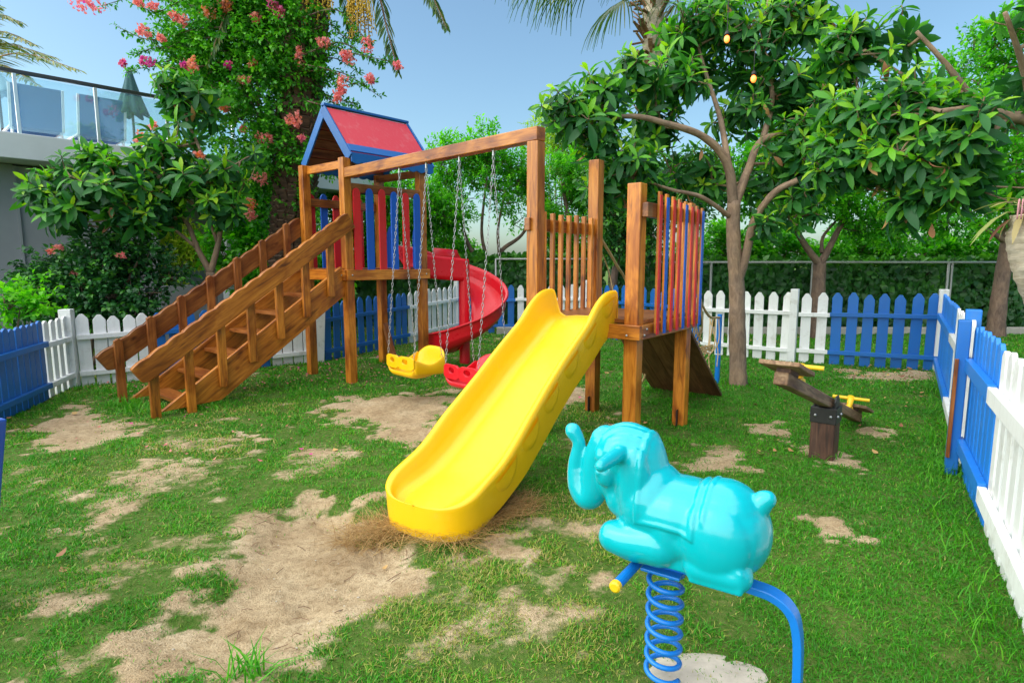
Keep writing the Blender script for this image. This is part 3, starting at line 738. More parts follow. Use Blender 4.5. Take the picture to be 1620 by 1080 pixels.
#@@PLATFORM
# ------------------------------------------------------------------ slide platform
Q1 = V3((.188, 4.86, 0)); U2 = V3((.6, .8, 0)); N2 = V3((.8, -.6, 0))
WQ, LQ, DQ = .87, .97, .985
Q3, Q2 = Q1 + N2 * WQ, Q1 + U2 * LQ; Q4 = Q3 + U2 * LQ
plat = thing('slide_platform', 'open wooden platform on four square posts with red and blue slats', 'play platform', Q1)
for p, h in ((Q1, 2.335), (Q2, 2.32), (Q3, 1.95), (Q4, 1.885)):
    po = MB().beam(p + Z * -.08, p + Z * h, .105, .105, U2).build('post', WOOD if p is not Q1 else WOOD, plat, .006)
    if p is not Q3:
        s_ = MB()
        for e in (U2, -U2): s_.beam(p + e * .056 + Z * -.02, p + e * .056 + Z * .14, .06, .006, N2)
        s_.build('post_shoe', BLACK, po)
d = MB()
for k in range(8):
    q = Q1 + U2 * (LQ * (k + .5) / 8) + Z * (DQ - .014); d.beam(q - N2 * .05, q + N2 * (WQ + .05), LQ / 8 - .012, .028)
d.build('deck', WOODR, plat, .003)
for a, b, n in ((Q1, Q3, -U2), (Q2, Q4, U2), (Q1, Q2, -N2), (Q3, Q4, N2)):
    e = (b - a).normalized(); o_ = n * (.0525 + .02)
    ext = .09 if n in (-U2, U2) else .05
    MB().beam(a + o_ - e * ext + Z * (DQ - .082), b + o_ + e * ext + Z * (DQ - .082), .04, .105).build('deck_beam', WOOD, plat, .004)
MB().beam(Q1 - N2 * .03 - U2 * .08 + Z * 1.70, Q2 - N2 * .03 - U2 * .056 + Z * 1.70, .05, .10).build('rail', WOODR, plat, .005)
for k in range(7):
    q = Q1 + U2 * (LQ * (k + .8) / 7.6) + N2 * .012
    MB().beam(q + Z * (DQ - .01), q + Z * (1.80 + R.uniform(-.008, .008)), .036, .03, U2).build('slat', WOOD, plat, .003)
MB().beam(Q3 + N2 * .075 - U2 * .03 + Z * 1.765, Q4 + N2 * .075 + U2 * .06 + Z * 1.765, .05, .10).build('rail', WOODR, plat, .005)
for k, c in enumerate('rbrrbrrb'):
    q = Q3 + U2 * (.14 + (LQ + .04 - .14) * k / 7.0) + N2 * .111
    sl_ = MB().beam(q + Z * .885, q + Z * (1.90 - .008 * k), .042, .018, N2).build('slat', WOOD, plat, .002)
    fr = MB().prism([(-.021, 0), (.021, 0), (.021, 1.0 - .008 * k), (-.021, 1.0 - .008 * k)], q + N2 * .0125 + Z * .875, U2, Z, .007, 'y')
    fr.build('painted_face', P_RED if c == 'r' else P_BLUE2, sl_)
for p, n, zz in ((Q1, -U2, DQ - .082), (Q3, -U2, DQ - .082), (Q3, N2, DQ - .082), (Q4, N2, DQ - .082)):
    for k in (-.02, .02): MB().sphere(p + n * .094 + Z * (zz + k) + (N2 if n is -U2 else U2) * k, .009, 8, 6).build('bolt', STEEL, plat, smooth=True)
# climbing ramp
ramp_ = thing('climbing_ramp', 'dark plank climbing ramp leaning against the back of the slide platform', 'ramp', (Q2 + Q4) / 2 + U2 * 1.2)
r0 = (Q2 + Q4) / 2 + U2 * .12 - N2 * .0 + Z * .93; r1 = r0 + U2 * 1.17; r1.z = .01
a = (r1 - r0).normalized(); upv = N2.cross(a); upv = upv if upv.z > 0 else -upv
for k in range(5):
    o_ = N2 * ((k - 2) * .158)
    MB().beam(r0 + o_, r1 + o_, .152, .03, upv).build('plank', WOODD, ramp_, .003)
for k in range(5):
    q = r0.lerp(r1, .12 + .19 * k) + upv * .031; MB().beam(q - N2 * .36, q + N2 * .36, .05, .03, upv).build('cleat', WOODG, ramp_, .003)
# ropes + pole
PB = G(1134, 606)
pole = thing('rope_pole', 'thin blue painted pole standing in the grass with the climbing rope tied to its top', 'pole', PB)
MB().tube([PB + Z * -.05, PB + Z * .81], .028, 12).build('pole', METB, pole, smooth=False)
MB().tube([PB + Z * .34, PB + Z * .352], .0295, 12).build('tape', P_WHITE, pole)
rope = thing('climbing_rope', 'frayed tan rope net sagging from the slide platform to the blue pole', 'rope', PB + V3((-.2, 0, 0)))
def rp_(pts, r, nm, k=8): MB().tube(spline(pts, k), r, 6).build(nm, ROPE, rope, smooth=True)
A0 = Q4 + U2 * .06 + Z * 1.55; top = PB + Z * .77; m1 = D(1106, 470, 5.9)
rp_([A0, A0.lerp(m1, .5) - Z * .03, m1, D(1122, 500, 6.3), top], .014, 'hand_rope')
B0 = Q2 + U2 * .06 + Z * 1.66
rp_([B0, D(975, 418, 6.1), D(995, 458, 6.5), V3((r1.x - .45, r1.y, .3)), V3((r1.x - .5, r1.y + .1, .02))], .014, 'hand_rope')
for k in range(11):
    s0 = m1 + V3((R.uniform(-.03, .03), R.uniform(-.03, .03), R.uniform(-.04, .05))); e0 = D(R.uniform(1092, 1112), R.uniform(535, 560), R.uniform(5.9, 6.3))
    rp_([s0, s0.lerp(e0, .5) + V3((R.uniform(-.16, .1), R.uniform(-.1, .1), -.06)), e0], .006, 'net_strand', 5)
for k in range(5):
    s0 = top + V3((R.uniform(-.25, 0), R.uniform(-.05, .05), R.uniform(-.03, .01))); e0 = D(R.uniform(1098, 1135), R.uniform(545, 598), 6.4)
    rp_([s0, s0.lerp(e0, .55) + V3((R.uniform(-.08, .08), 0, -.04)), e0], .006, 'net_strand', 5)
rp_([B0 - Z * .1, D(962, 425, 6.0), D(972, 470, 6.1), D(978, 492, 6.2)], .006, 'net_strand', 5)
for k in range(9):
    c_ = D(R.uniform(1095, 1116), R.uniform(545, 560), 6.1); rp_([c_, c_ + V3((R.uniform(-.1, .1), .02, R.uniform(-.07, .05))), c_ + V3((R.uniform(-.08, .08), 0, R.uniform(-.1, .02)))], .009, 'net_strand', 4)

#@@BEAM
# ------------------------------------------------------------------ swing beam and swings
b0, b1 = T1 - VV_ * .06 + Z * 2.395, Q1 + Z * 2.452
b0.z = 2.335; b1 = V3((Q1.x, Q1.y, 2.335)) ; e = (b1 - b0).normalized(); b1e = b1 + e * .055
sb = thing('swing_beam', 'long square wooden beam from the roofed tower to the tall platform post carrying both swings', 'swing beam', (b0 + b1) / 2)
MB().beam(b0 - e * .0 + Z * .0525, b1e + Z * .0525, .10, .105).build('beam', WOOD, sb, .006)
bd = V3((e.x, e.y, 0)).normalized(); bn = V3((-bd.y, bd.x, 0))       # bn = away (U)
def chain(a, b, name, parent, hang=None):
    a, b = V3(a), V3(b); L = (b - a).length; d_ = (b - a).normalized(); step = .036; n = int(L / step); m = MB()
    s1 = d_.orthogonal().normalized(); s2 = d_.cross(s1)
    for i in range(n):
        c_ = a + d_ * (L * (i + .5) / n); sd_ = (s1 * math.cos(.7) + s2 * math.sin(.7)) if i % 2 == 0 else (s1 * -math.sin(.7) + s2 * math.cos(.7)); pts = []
        for k in range(8):
            t = 2 * math.pi * k / 8; pts.append(c_ + sd_ * (.0085 * math.cos(t)) + d_ * (.0235 * math.sin(t)))
        pts.append(pts[0]); m.tube(pts, .0027, 4, False)
    return m.build(name, STEEL, parent, smooth=True)
def swing(label, t0, t1, zc, mat, name):
    pa, pb = b0.lerp(b1, t0), b0.lerp(b1, t1); c_ = (pa + pb) / 2; sw = (pb - pa).length
    root = thing(name, label, 'swing', V3((c_.x, c_.y, zc)), 'bucket swings hanging from the beam')
    W2 = sw / 2 + .0; fr, bk = -bn, bn
    O = V3((c_.x, c_.y, zc))
    def pt(x, y, z): return O + bd * x + bn * y + Z * z
    # bucket: seat pan + high rounded back + side arms as one curved shell
    rows = []
    prof = [(-.19, .03), (-.195, .0), (-.16, -.028), (-.06, -.034), (.06, -.024), (.15, .008), (.195, .08), (.22, .17), (.235, .245)]
    for i, (y, z) in enumerate(prof):
        row = []; rise = 0 if i < 6 else (i - 5) / 3.0
        for k in range(13):
            x = -1 + 2 * k / 12.0; ww = W2 * (1 - .0 * rise); zz = z; yy = y
            if i >= 6: zz = z - (.085 * rise * abs(x) ** 3.5); yy = y - .05 * abs(x) ** 4
            edge = max(0, abs(x) - .72) / .28
            zz += .05 * edge ** 2 if i < 6 else 0
            row.append(pt(x * ww, yy, zz))
        rows.append(row)
    m = MB().grid(rows); s_ = m.build('seat', mat, root, smooth=True, solid=.024, subsurf=1)
    # side arms sweeping from the back to the front guard
    for sx in (-1, 1):
        pr = []
        for i in range(8):
            f = i / 7.0; y = lerp(.20, -.19, f); zt = lerp(.185, .165, f) - .075 * math.sin(math.pi * f) ** 1.5; pr.append([pt(sx * W2, y, lerp(-.02, .0, f)), pt(sx * (W2 + .012), y, zt * .5), pt(sx * W2, y, zt)])
        MB().grid(pr).build('side_panel', mat, root, smooth=True, solid=.022, subsurf=1)
    # front guard with two holes (ring frames leave the holes open)
    g_ = MB(); gw, z0, z1 = W2 + .012, .055, .185; hx, hw, hh = W2 * .48, .042, .028; zc_ = (z0 + z1) / 2 + .015
    def cell(x0, x1, hc):
        n = 16; outer, inner = [], []
        for k in range(n):
            a_ = 2 * math.pi * (k + .5) / n; ca, sa = math.cos(a_), math.sin(a_); mx = max(abs(ca), abs(sa))
            ox = lerp(x0, x1, .5 + .5 * ca / mx); oz = lerp(z0, z1, .5 + .5 * sa / mx)
            outer.append((ox, oz)); inner.append((hc + hw * ca, zc_ + hh * sa))
        bulge = lambda x: -.205 - .02 * (1 - (x / gw) ** 2)
        vs = []
        for th in (.0, .024):
            for x, z in outer: vs.append(pt(x, bulge(x) + th, z))
            for x, z in inner: vs.append(pt(x, bulge(x) + th, z))
        fs = []
        for k in range(n):
            j = (k + 1) % n
            fs += [(k, j, n + j, n + k), (2 * n + j, 2 * n + k, 3 * n + k, 3 * n + j), (n + k, n + j, 3 * n + j, 3 * n + k), (j, k, 2 * n + k, 2 * n + j)]
        g_.add(vs, fs)
    cell(-gw, 0, -hx); cell(0, gw, hx)
    g_.build('front_guard', mat, root, .004)
    for hp, sx in ((pa, -1), (pb, 1)):
        h0 = V3((hp.x, hp.y, hp.z - .0)); MB().tube([h0 + Z * .01, h0 - Z * .05], .012, 8).build('hanger', STEEL, root)
        chain(h0 - Z * .05, pt(sx * W2, -.19, .17), 'chain', root); chain(h0 - Z * .05, pt(sx * W2, .15, .15), 'chain', root)
    return root
swing('yellow plastic bucket swing seat with high back hanging on chains near the roofed tower', .35, .505, .30, PL_YEL, 'bucket_swing')
swing('red plastic bucket swing seat hanging on chains behind the yellow slide', .675, .83, .31, PL_RED, 'bucket_swing')

#@@SLIDES
# ------------------------------------------------------------------ yellow slide
E0 = (Q1 + Q3) / 2 - U2 * .03; foot = G(650, 853); sdv = V3((foot.x - E0.x, foot.y - E0.y, 0)); SL = sdv.length - .02; sdv.normalize(); sln = V3((sdv.y, -sdv.x, 0))   # sln points to camera-left side? (perp)
ys = thing('slide', 'wide yellow plastic slide with high rounded sides running down to the sand', 'slide', V3((foot.x, foot.y, 0)))
key = [(-.06, .985, .2), (.08, .975, .215), (.20, .93, .20), (.34, .845, .17), (.7, .665, .155), (1.1, .43, .15), (1.35, .285, .15), (1.55, .20, .125), (1.75, .165, .095), (SL - .1, .155, .06), (SL, .145, .03)]
def kint(s):
    for (a0, z0, h0), (a1, z1, h1) in zip(key, key[1:]):
        if s <= a1:
            t = (s - a0) / (a1 - a0); t = max(0, min(1, t)); return lerp(z0, z1, t), lerp(h0, h1, t)
    return key[-1][1], key[-1][2]
NS = 84; ss = [lerp(-.06, SL - .22, i / 56) for i in range(57)] + [SL - .22 + .22 * (1 - (1 - k / 28) ** 4) for k in range(1, 29)]
zs = [kint(s)[0] for s in ss]; hs = [kint(s)[1] for s in ss]
for _ in range(4):
    zs = [zs[0]] + [(zs[i - 1] + 2 * zs[i] + zs[i + 1]) / 4 for i in range(1, NS)] + [zs[-1]]; hs = [hs[0]] + [(hs[i - 1] + 2 * hs[i] + hs[i + 1]) / 4 for i in range(1, NS)] + [hs[-1]]
rows = []
for i, s in enumerate(ss):
    z, h = zs[i], hs[i]; sl_ = (zs[min(i + 1, NS)] - zs[max(i - 1, 0)]) / (ss[min(i + 1, NS)] - ss[max(i - 1, 0)]); nd = V3((-sdv.x * sl_, -sdv.y * sl_, 1)).normalized()
    u_ = max(0, (s - (SL - .22)) / .22); wf = max(0.0, 1 - u_ ** 2.6) ** (1 / 2.6) if u_ > 0 else 1
    wf = max(wf, .0); sk = -.125 if s < SL - .35 else lerp(-.125, -(z - .01), (s - SL + .35) / .35); flare = 1 + (.06 if s > 1.3 else .06 * max(0, (s - .9) / .4))
    half = [(.275, sk), (.29, sk * .4), (.297, h * .35), (.302, h * .8), (.298, h * .97), (.280, h * 1.05), (.258, h), (.246, h * .86), (.228, h * .5), (.208, h * .16), (.18, .012), (.15, .0), (.12, .004), (.06, .008), (0, .009)]
    prof = half + [(-x, y) for x, y in half[-2::-1]]
    o_ = E0 + sdv * s + Z * z; nn = nd.lerp(Z, float(sstep(1.0, 1.65, s))).normalized()
    rows.append([o_ + sln * (x * wf * flare * .95) + nn * y for x, y in prof])
m = MB().grid(rows)
# back edge thickness at the top
back = [[p for p in rows[0]], [p - Z * .03 - sdv * .01 for p in rows[0]]]; bm_ = MB().grid(back); m.add(bm_.v, bm_.f)
ysm = m.build('chute', PL_YEL, ys, smooth=True); wm = ysm.modifiers.new('w', 'WELD'); wm.merge_threshold = .0015
# embossed scallops on the outer sides
for sgn in (-1, 1):
    for k in range(6):
        s = .10 + .285 * k; i = min(range(NS), key=lambda q: abs(ss[q] - s)); i = min(NS - 2, max(1, i)); tdir = (rows[i + 1][7] - rows[i - 1][7]).normalized()
        pc = rows[i][3 if sgn > 0 else -4]; fl = 1; nn = Z - tdir * Z.dot(tdir); nn.normalize(); nout = sln * sgn
        sc = MB(); nu, nv = 14, 5; rws = []
        L_, H_ = .125, .125
        for j in range(nv + 1):
            r_ = j / nv; rws.append([pc - nn * .012 + tdir * (L_ * r_ * math.cos(math.pi * q / nu)) - nn * (H_ * r_ * math.sin(math.pi * q / nu)) + nout * (.015 * math.sqrt(max(0, 1 - r_ ** 6)) - .005 - (H_ * r_ * math.sin(math.pi * q / nu)) * .06) for q in range(nu + 1)])
        sc.grid(rws).build('embossed_scallop', PL_YEL, ys, smooth=True)

# ------------------------------------------------------------------ red spiral slide
SC = V3((-.66, 8.30, 0)); RO, RI = .57, .10
spiral = thing('spiral_slide', 'red plastic spiral slide winding down behind the play tower', 'spiral slide', SC)
a0, a1_ = math.radians(172), math.radians(-168); N = 64; rows_o = []
def zf(a):
    d_ = math.degrees(a); K = [(172, 1.33), (120, 1.22), (60, 1.0), (0, .72), (-60, .44), (-110, .26), (-140, .19), (-168, .17)]
    for (x0, y0), (x1, y1) in zip(K, K[1:]):
        if d_ >= x1: return lerp(y0, y1, (x0 - d_) / (x0 - x1))
    return K[-1][1]
for i in range(N + 1):
    a = lerp(a0, a1_, i / N); z = zf(a); cs, sn = math.cos(a), math.sin(a); hi = .24 if a > math.radians(60) else .24 * max(.1, 1 - (math.radians(60) - a) / .8)
    row = []
    for r_, h_ in ((RI, hi), (RI + .01, hi * .6), (RI + .02, .05), (RI + .06, .0), (.3, -.012), (RO - .12, .0), (RO - .05, .035), (RO - .015, .09), (RO - .005, .11), (RO - .012, .15), (RO + .0, .17), (RO - .005, .21), (RO + .01, .25), (RO + .03, .262), (RO + .035, .245)):
        row.append(SC + V3((cs * r_, sn * r_, z + h_)))
    rows_o.append(row)
# straight entry piece from the tower deck
ent = [p + (-U * .42 + Z * .02) for p in rows_o[0]]
sp_m = MB().grid([ent] + rows_o)
sp_m.build('chute', PL_RED, spiral, smooth=True, solid=.022)
# entrance side wall facing the swings
ew = MB(); q0 = T4 + U * .10 + VV_ * .12; q1 = SC + V3((.06, -.02, 0)); rws = []
for z, o_ in ((1.20, .0), (1.26, .012), (1.30, .0), (1.36, .012), (1.40, .0), (1.46, .014), (1.50, .0)):
    rws.append([q0.lerp(q1, t) + VV_ * (-o_) + Z * (z - .06 * t) for t in [k / 8 for k in range(9)]])
ew.grid(rws).build('entry_wall', PL_RED, spiral, smooth=True, solid=.024)
MB().tube([SC + Z * -.03, SC + Z * 1.42], .075, 20).build('column', PL_RED, spiral, .01, smooth=False)

#@@RIDER
# ------------------------------------------------------------------ spring rider
RC = V3((.5, 1.865, 0)); rd = V3((.835, -.55, 0)).normalized(); rn = V3((rd.y, -rd.x, 0))   # rn points towards the camera
rider = thing('spring_rider', 'glossy turquoise elephant spring rider on a blue coil spring in the foreground', 'spring rider', RC)
KS = .9
def rw(s, n, z): return RC + rd * (s * KS + .008) + rn * (n * KS) + Z * (.870 - KS * (.870 - z))
em = MB(); AX = (rd, rn, Z)
def el(s, n, z, r): em.sphere(rw(s, n, z), tuple(KS * q for q in r), 24, 16, AX)
def bxx(s, n, z, a, b_, c): em.frame(rw(s, n, z), rd, rn, Z, a * KS, b_ * KS, c * KS)
def cap(pts, rad):
    rad = [r * KS for r in rad]
    P = spline([rw(*p) for p in pts], 6) if len(pts) > 2 else [rw(*pts[0]).lerp(rw(*pts[1]), t / 6) for t in range(7)]
    k = len(P); rr = []
    for i in range(k):
        f = i / (k - 1) * (len(rad) - 1); j = min(int(f), len(rad) - 2); rr.append(lerp(rad[j], rad[j + 1], f - j))
    em.tube(P, rr, 18); em.sphere(P[0], rr[0] * .995, 18, 12); em.sphere(P[-1], rr[-1] * .995, 18, 12)
el(.05, 0, .575, (.26, .145, .130)); el(.195, 0, .578, (.145, .150, .150)); el(.238, 0, .550, (.115, .150, .145)); el(-.06, 0, .60, (.125, .135, .145)); el(.10, 0, .52, (.22, .14, .11))
el(.02, 0, .50, (.20, .12, .10)); bxx(.06, 0, .475, .36, .22, .13)
cap([(-.095, 0, .62), (-.125, 0, .765)], [.112, .100]); el(-.06, 0, .62, (.09, .120, .12))
el(-.160, 0, .758, (.118, .108, .114)); el(-.20, 0, .68, (.080, .085, .12)); el(-.165, 0, .595, (.075, .085, .085))
cap([(-.250, 0, .79), (-.284, 0, .70), (-.292, 0, .60), (-.320, 0, .558), (-.358, 0, .595), (-.372, 0, .67), (-.362, 0, .745), (-.366, 0, .775), (-.388, 0, .806)], [.058, .055, .056, .055, .046, .034, .027, .026, .032])
for s_ in (1, -1):
    el(-.100, s_ * .088, .665, (.058, .034, .150))
    cap([(-.148, s_ * .085, .788), (-.165, s_ * .225, .772)], [.031, .0215])
    el(-.230, s_ * .060, .752, (.034, .034, .036)); el(-.212, s_ * .082, .690, (.040, .036, .046)); el(-.226, s_ * .104, .704, (.016, .02, .018))
    cap([(.0, s_ * .075, .475), (-.11, s_ * .078, .462), (-.170, s_ * .078, .462)], [.080, .068, .061]); el(-.09, s_ * .075, .445, (.115, .058, .06))
    el(.190, s_ * .108, .545, (.120, .060, .130)); el(.20, s_ * .085, .47, (.11, .07, .075)); bxx(.21, s_ * .105, .442, .17, .085, .080); cap([(.145, s_ * .102, .448), (.268, s_ * .102, .448)], [.054, .052])
    el(.03, s_ * .10, .535, (.07, .045, .11))
cap([(.292, 0, .645), (.318, 0, .680), (.328, 0, .688)], [.044, .036, .031])
tmp = em.build('tmp', None, None)
mo = tmp.modifiers.new('r', 'REMESH'); mo.mode = 'VOXEL'; mo.voxel_size = .0054
ms = tmp.modifiers.new('s', 'SMOOTH'); ms.factor = .5; ms.iterations = 6
dg = bpy.context.evaluated_depsgraph_get(); eme = bpy.data.meshes.new_from_object(tmp.evaluated_get(dg))
bpy.data.objects.remove(tmp)
n = len(eme.vertices); co = np.zeros(n * 3, np.float32); eme.vertices.foreach_get('co', co); co = co.reshape(-1, 3); no = np.zeros(n * 3, np.float32); eme.vertices.foreach_get('normal', no); no = no.reshape(-1, 3)
rel = co - np.array(RC); es = (rel @ np.array(rd) - .008) / KS; en = rel @ np.array(rn) / KS; ez = .870 - (.870 - rel[:, 2]) / KS
lowz = .548 + .012 * np.sin(np.clip((es + .08) / .22, 0, 1) * np.pi)
sad = sstep(-.083, -.075, es) * sstep(.142, .134, es) * sstep(0, .008, ez - lowz)
rim = sad * (1 - sstep(-.065, -.057, es) * sstep(.124, .116, es) * sstep(.016, .024, ez - lowz))
hair = sstep(.80, .83, ez) * sstep(-.05, -.10, es) * np.sin(en * 170 + es * 30) * .0026
belt = sstep(.150, .156, es) * sstep(.172, .166, es) * sstep(.6, .65, ez) * .005
co = co + no * (sad * .0045 + rim * .003 + hair + belt)[:, None]
co[:, 2] = np.maximum(co[:, 2], rw(0, 0, .402).z)
co -= np.array(RC); eme.vertices.foreach_set('co', co.ravel()); eme.polygons.foreach_set('use_smooth', np.ones(len(eme.polygons), bool)); eme.update(); eme.materials.clear()
link('elephant_body', eme, PL_TUR, rider)
bar = [(-.16, .377), (.10, .377), (.30, .374), (.375, .362), (.42, .328), (.442, .27), (.452, .15), (.455, -.15)]
P = spline([rw(s, 0, z) for s, z in bar], 7); rws = []
for i, p in enumerate(P):
    t = (P[min(i + 1, len(P) - 1)] - P[max(i - 1, 0)]).normalized(); up = rn.cross(t).normalized()
    rws.append([p + rn * .028 + up * .012, p - rn * .028 + up * .012, p - rn * .028 - up * .012, p + rn * .028 - up * .012])
mbar = MB().grid(rws, True); mbar.add(rws[0], [(0, 1, 2, 3)]); mbar.build('frame_bar', METB, rider, .003)
MB().box(rw(0, 0, .360), (.13, .13, .010), math.atan2(rd.y, rd.x)).build('mount_plate', METB, rider, .003)
for s_ in (1, -1):
    pg = MB().tube([rw(-.095, 0, .362), rw(-.10, s_ * .215, .358)], .0165, 14).build('foot_peg', METB, rider, smooth=False)
    MB().tube([rw(-.10, s_ * .2155, .358), rw(-.1003, s_ * .233, .3575), rw(-.1004, s_ * .238, .3573)], [.0185, .0185, .013], 14).build('end_cap', METY, pg, smooth=False)
sp_pts = []; turns = 7.2
for i in range(int(turns * 24) + 1):
    t = i / 24.0 * 2 * math.pi; zz = lerp(-.07, .352, i / (turns * 24)); sp_pts.append(rw(.0605 * math.cos(t) + .0, .0605 * math.sin(t), zz))
MB().tube(sp_pts, .0088, 8).build('coil_spring', METB, rider, smooth=True)
# footing
cpad = MB(); rings = []
for rr, z in ((.0, .028), (.22, .03), (.34, .026), (.40, .008), (.44, -.05)):
    rings.append([RC + V3((.165, .0, -.022)) + V3((math.cos(a) * rr * .5 * (1 + .16 * math.sin(3 * a + 1) + .09 * math.sin(7 * a) + .05 * math.sin(13 * a + 2)), math.sin(a) * rr * .46 * (1 + .12 * math.cos(2 * a)), z)) for a in [2 * math.pi * k / 40 for k in range(40)]])
tag(cpad.grid(rings, True).build('concrete_pad', CONC, smooth=True), kind='structure')

#@@SEESAW
# ------------------------------------------------------------------ seesaw
SP = G(1302, 722); sd_ = (V3((3.02, 5.25, 0)) - V3((1.40, 3.33, 0))).normalized(); sn_ = V3((sd_.y, -sd_.x, 0))
see = thing('seesaw', 'weathered wooden seesaw with yellow handles tilted on a short dark post', 'seesaw', SP)
MB().beam(SP + Z * -.05, SP + Z * .37, .16, .16, sd_).build('post', WOODK, see, .008)
br = MB()
br.beam(SP + Z * .265, SP + Z * .378, .172, .172, sd_)
for s_ in (-1, 1): br.prism([(-.06, 0), (.06, 0), (.06, .05), (.03, .09), (-.03, .09), (-.06, .05)], SP + sn_ * (s_ * .066) + Z * .372, sd_, Z, .012, 'y')
brk = br.build('bracket', BLACK, see, .004)
for a_ in (-1, 1):
    for b_ in (-1, 1):
        for ax in (sd_, sn_):
            q = SP + ax * (b_ * .087) + (sn_ if ax is sd_ else sd_) * (a_ * .05) + Z * .32; MB().sphere(q, .011, 8, 6).build('bolt', STEEL, brk, smooth=True)
pv = SP + Z * .405; hl = 1.2; bdn = V3((sd_.x * hl, sd_.y * hl, -.36)).normalized(); bup = sn_.cross(bdn); bup = bup if bup.z > 0 else -bup
MB().beam(pv - bdn * hl, pv + bdn * hl, .08, .075, bup).build('beam', WOODG, see, .008)
for s_ in (-1, 1):
    q = pv + bdn * (s_ * (hl - .12)) + bup * .05
    MB().beam(q - bdn * .09, q + bdn * .09, .08, .03, bup).build('seat_block', WOODK, see, .004)
    q2 = q + bup * .026; pts = [(-.20, -.11), (.16, -.11), (.21, -.06), (.21, .06), (.16, .11), (-.20, .11)]
    MB().prism(pts if s_ < 0 else [(-x, y) for x, y in pts][::-1], q2, bdn, sn_, .026, 'x').build('seat', WOODG, see, .006)
    h = pv + bdn * (s_ * (hl - .40)) + bup * .03
    lean = (bup * .9 + bdn * (s_ * .35)).normalized()
    hm = MB().tube([h, h + lean * .06, h + lean * .12], [.02, .023, .027], 12); hd = hm.build('handle_stem', METY, see, smooth=True)
    c_ = h + lean * .105; MB().tube([c_ - sn_ * .135, c_ + sn_ * .135], .0135, 12).build('handle_bar', METY, hd, smooth=False)
    MB().prism([(-.09, -.0), (.06, 0), (.03, .03), (-.06, .03)], h - bup * .0, bdn, bup, .05).build('handle_foot', METY, hd, .003)

#@@FENCE
# ------------------------------------------------------------------ picket fences
def picket_mesh(w_=.125, pt=.075):
    m = MB(); m.prism([(-w_ / 2, 0), (w_ / 2, 0), (w_ / 2, 1 - pt), (w_ * .46, 1 - pt * .82), (w_ * .17, 1 - pt * .06), (w_ * .10, 1), (-w_ * .10, 1), (-w_ * .17, 1 - pt * .06), (-w_ * .46, 1 - pt * .82), (-w_ / 2, 1 - pt)], (0, 0, 0), (1, 0, 0), (0, 0, 1), .022, 'y'); return m.mesh('picket', V3((0, 0, 0)))
PK = {id(m): picket_mesh() for m in (P_WHITE, P_BLUE, P_BLUE3)}
PKN = {id(m): picket_mesh(.10, .03) for m in (P_WHITE, P_BLUE, P_BLUE3)}
def fence(p0, p1, h0, h1, n, mat, label, posts=(), rails=(.70, .17), narrow=False, front=None, wob=.012, ph=.08, postw=.09, rh=.055):
    p0, p1 = V3((*p0, 0)), V3((*p1, 0)); ex = (p1 - p0).normalized(); nn = V3((ex.y, -ex.x, 0))
    if nn.dot(p0 * -1 + V3((front or (0, 0)) + (0,))) < 0: nn = -nn      # rails on the camera side
    root = thing('picket_fence', label, 'picket fence', p0, 'picket fence runs round the play area')
    for k in range(n):
        t = (k + .5) / n; q = p0.lerp(p1, t); h = lerp(h0, h1, t) + R.uniform(-.015, .015); q.z = -.02 + R.uniform(-.01, .01)
        o = place('picket', (PKN if narrow else PK)[id(mat)], mat, root, q, ex, .003, R.uniform(-wob, wob)); o.scale = (1, 1, h + .02)
    for f in rails:
        a, b = p0 + nn * .032 + Z * (h0 * f), p1 + nn * .032 + Z * (h1 * f); MB().beam(a + Z * R.uniform(-.01, .01), b + Z * R.uniform(-.01, .01), .04, rh).build('rail', mat, root, .004)
    for t, pm, lean in posts:
        q = p0.lerp(p1, t); h = lerp(h0, h1, t) + ph
        MB().beam(q + Z * -.05 + ex * (-lean), q + Z * h, postw, postw, ex).build('post', pm, root, .006)
    return root
def on(pa, pb, px):      # point on segment pa-pb seen at pixel column px
    a = (px - 810) / F; k = a / 1.0
    # x = k*(y*cp - (z-H)*sp) with z ~ .4
    c0 = HC - .45; best = None
    for i in range(2001):
        t = i / 2000; x, y = lerp(pa[0], pb[0], t), lerp(pa[1], pb[1], t); e_ = abs(x - a * (y * cp + c0 * sp))
        if best is None or e_ < best[0]: best = (e_, x, y)
    return best[1], best[2]
CL, P2 = (-5.0, 6.72), (-2.70, 8.50); N0 = (-4.30, 4.45)
b_ = on(CL, N0, 70); fence(N0, b_, .80, .80, 15, P_BLUE, 'blue picket fence run nearest the left edge, ending beside the white corner post', narrow=True, wob=.01)
fence(b_, CL, .80, .80, 4, P_WHITE, 'short white picket fence run of four boards at the left corner post', posts=((1.0, P_WHITE, .0),), narrow=True, wob=.01, postw=.12)
c1, c2 = on(CL, P2, 240), on(CL, P2, 428)
st = on(CL, P2, 122)
fence(st, c1, .80, .80, 5, P_WHITE, 'white picket fence run behind the foot of the wooden staircase', wob=.015)
fence(c1, c2, .80, .82, 8, P_BLUE, 'blue picket fence run seen through the staircase balusters', wob=.02)
fence(c2, P2, .82, .84, 5, P_WHITE, 'white picket fence run under the staircase ending in a leaning white post', posts=((.96, P_WHITE, .06),), wob=.015, postw=.14)
F3 = (-1.10, 12.0); c3 = on(P2, F3, 645)
fence(P2, c3, .84, .89, 11, P_BLUE, 'blue picket fence run seen under the play tower deck', wob=.035)
fence(c3, F3, .89, .95, 9, P_WHITE, 'white picket fence run beside the red spiral slide', posts=((1.0, P_WHITE, 0),), wob=.02)
MD = (1.46, 11.6); c4 = on(F3, MD, 816)
fence(F3, c4, .95, .96, 6, P_BLUE, 'blue picket fence run behind the red spiral slide', wob=.015)
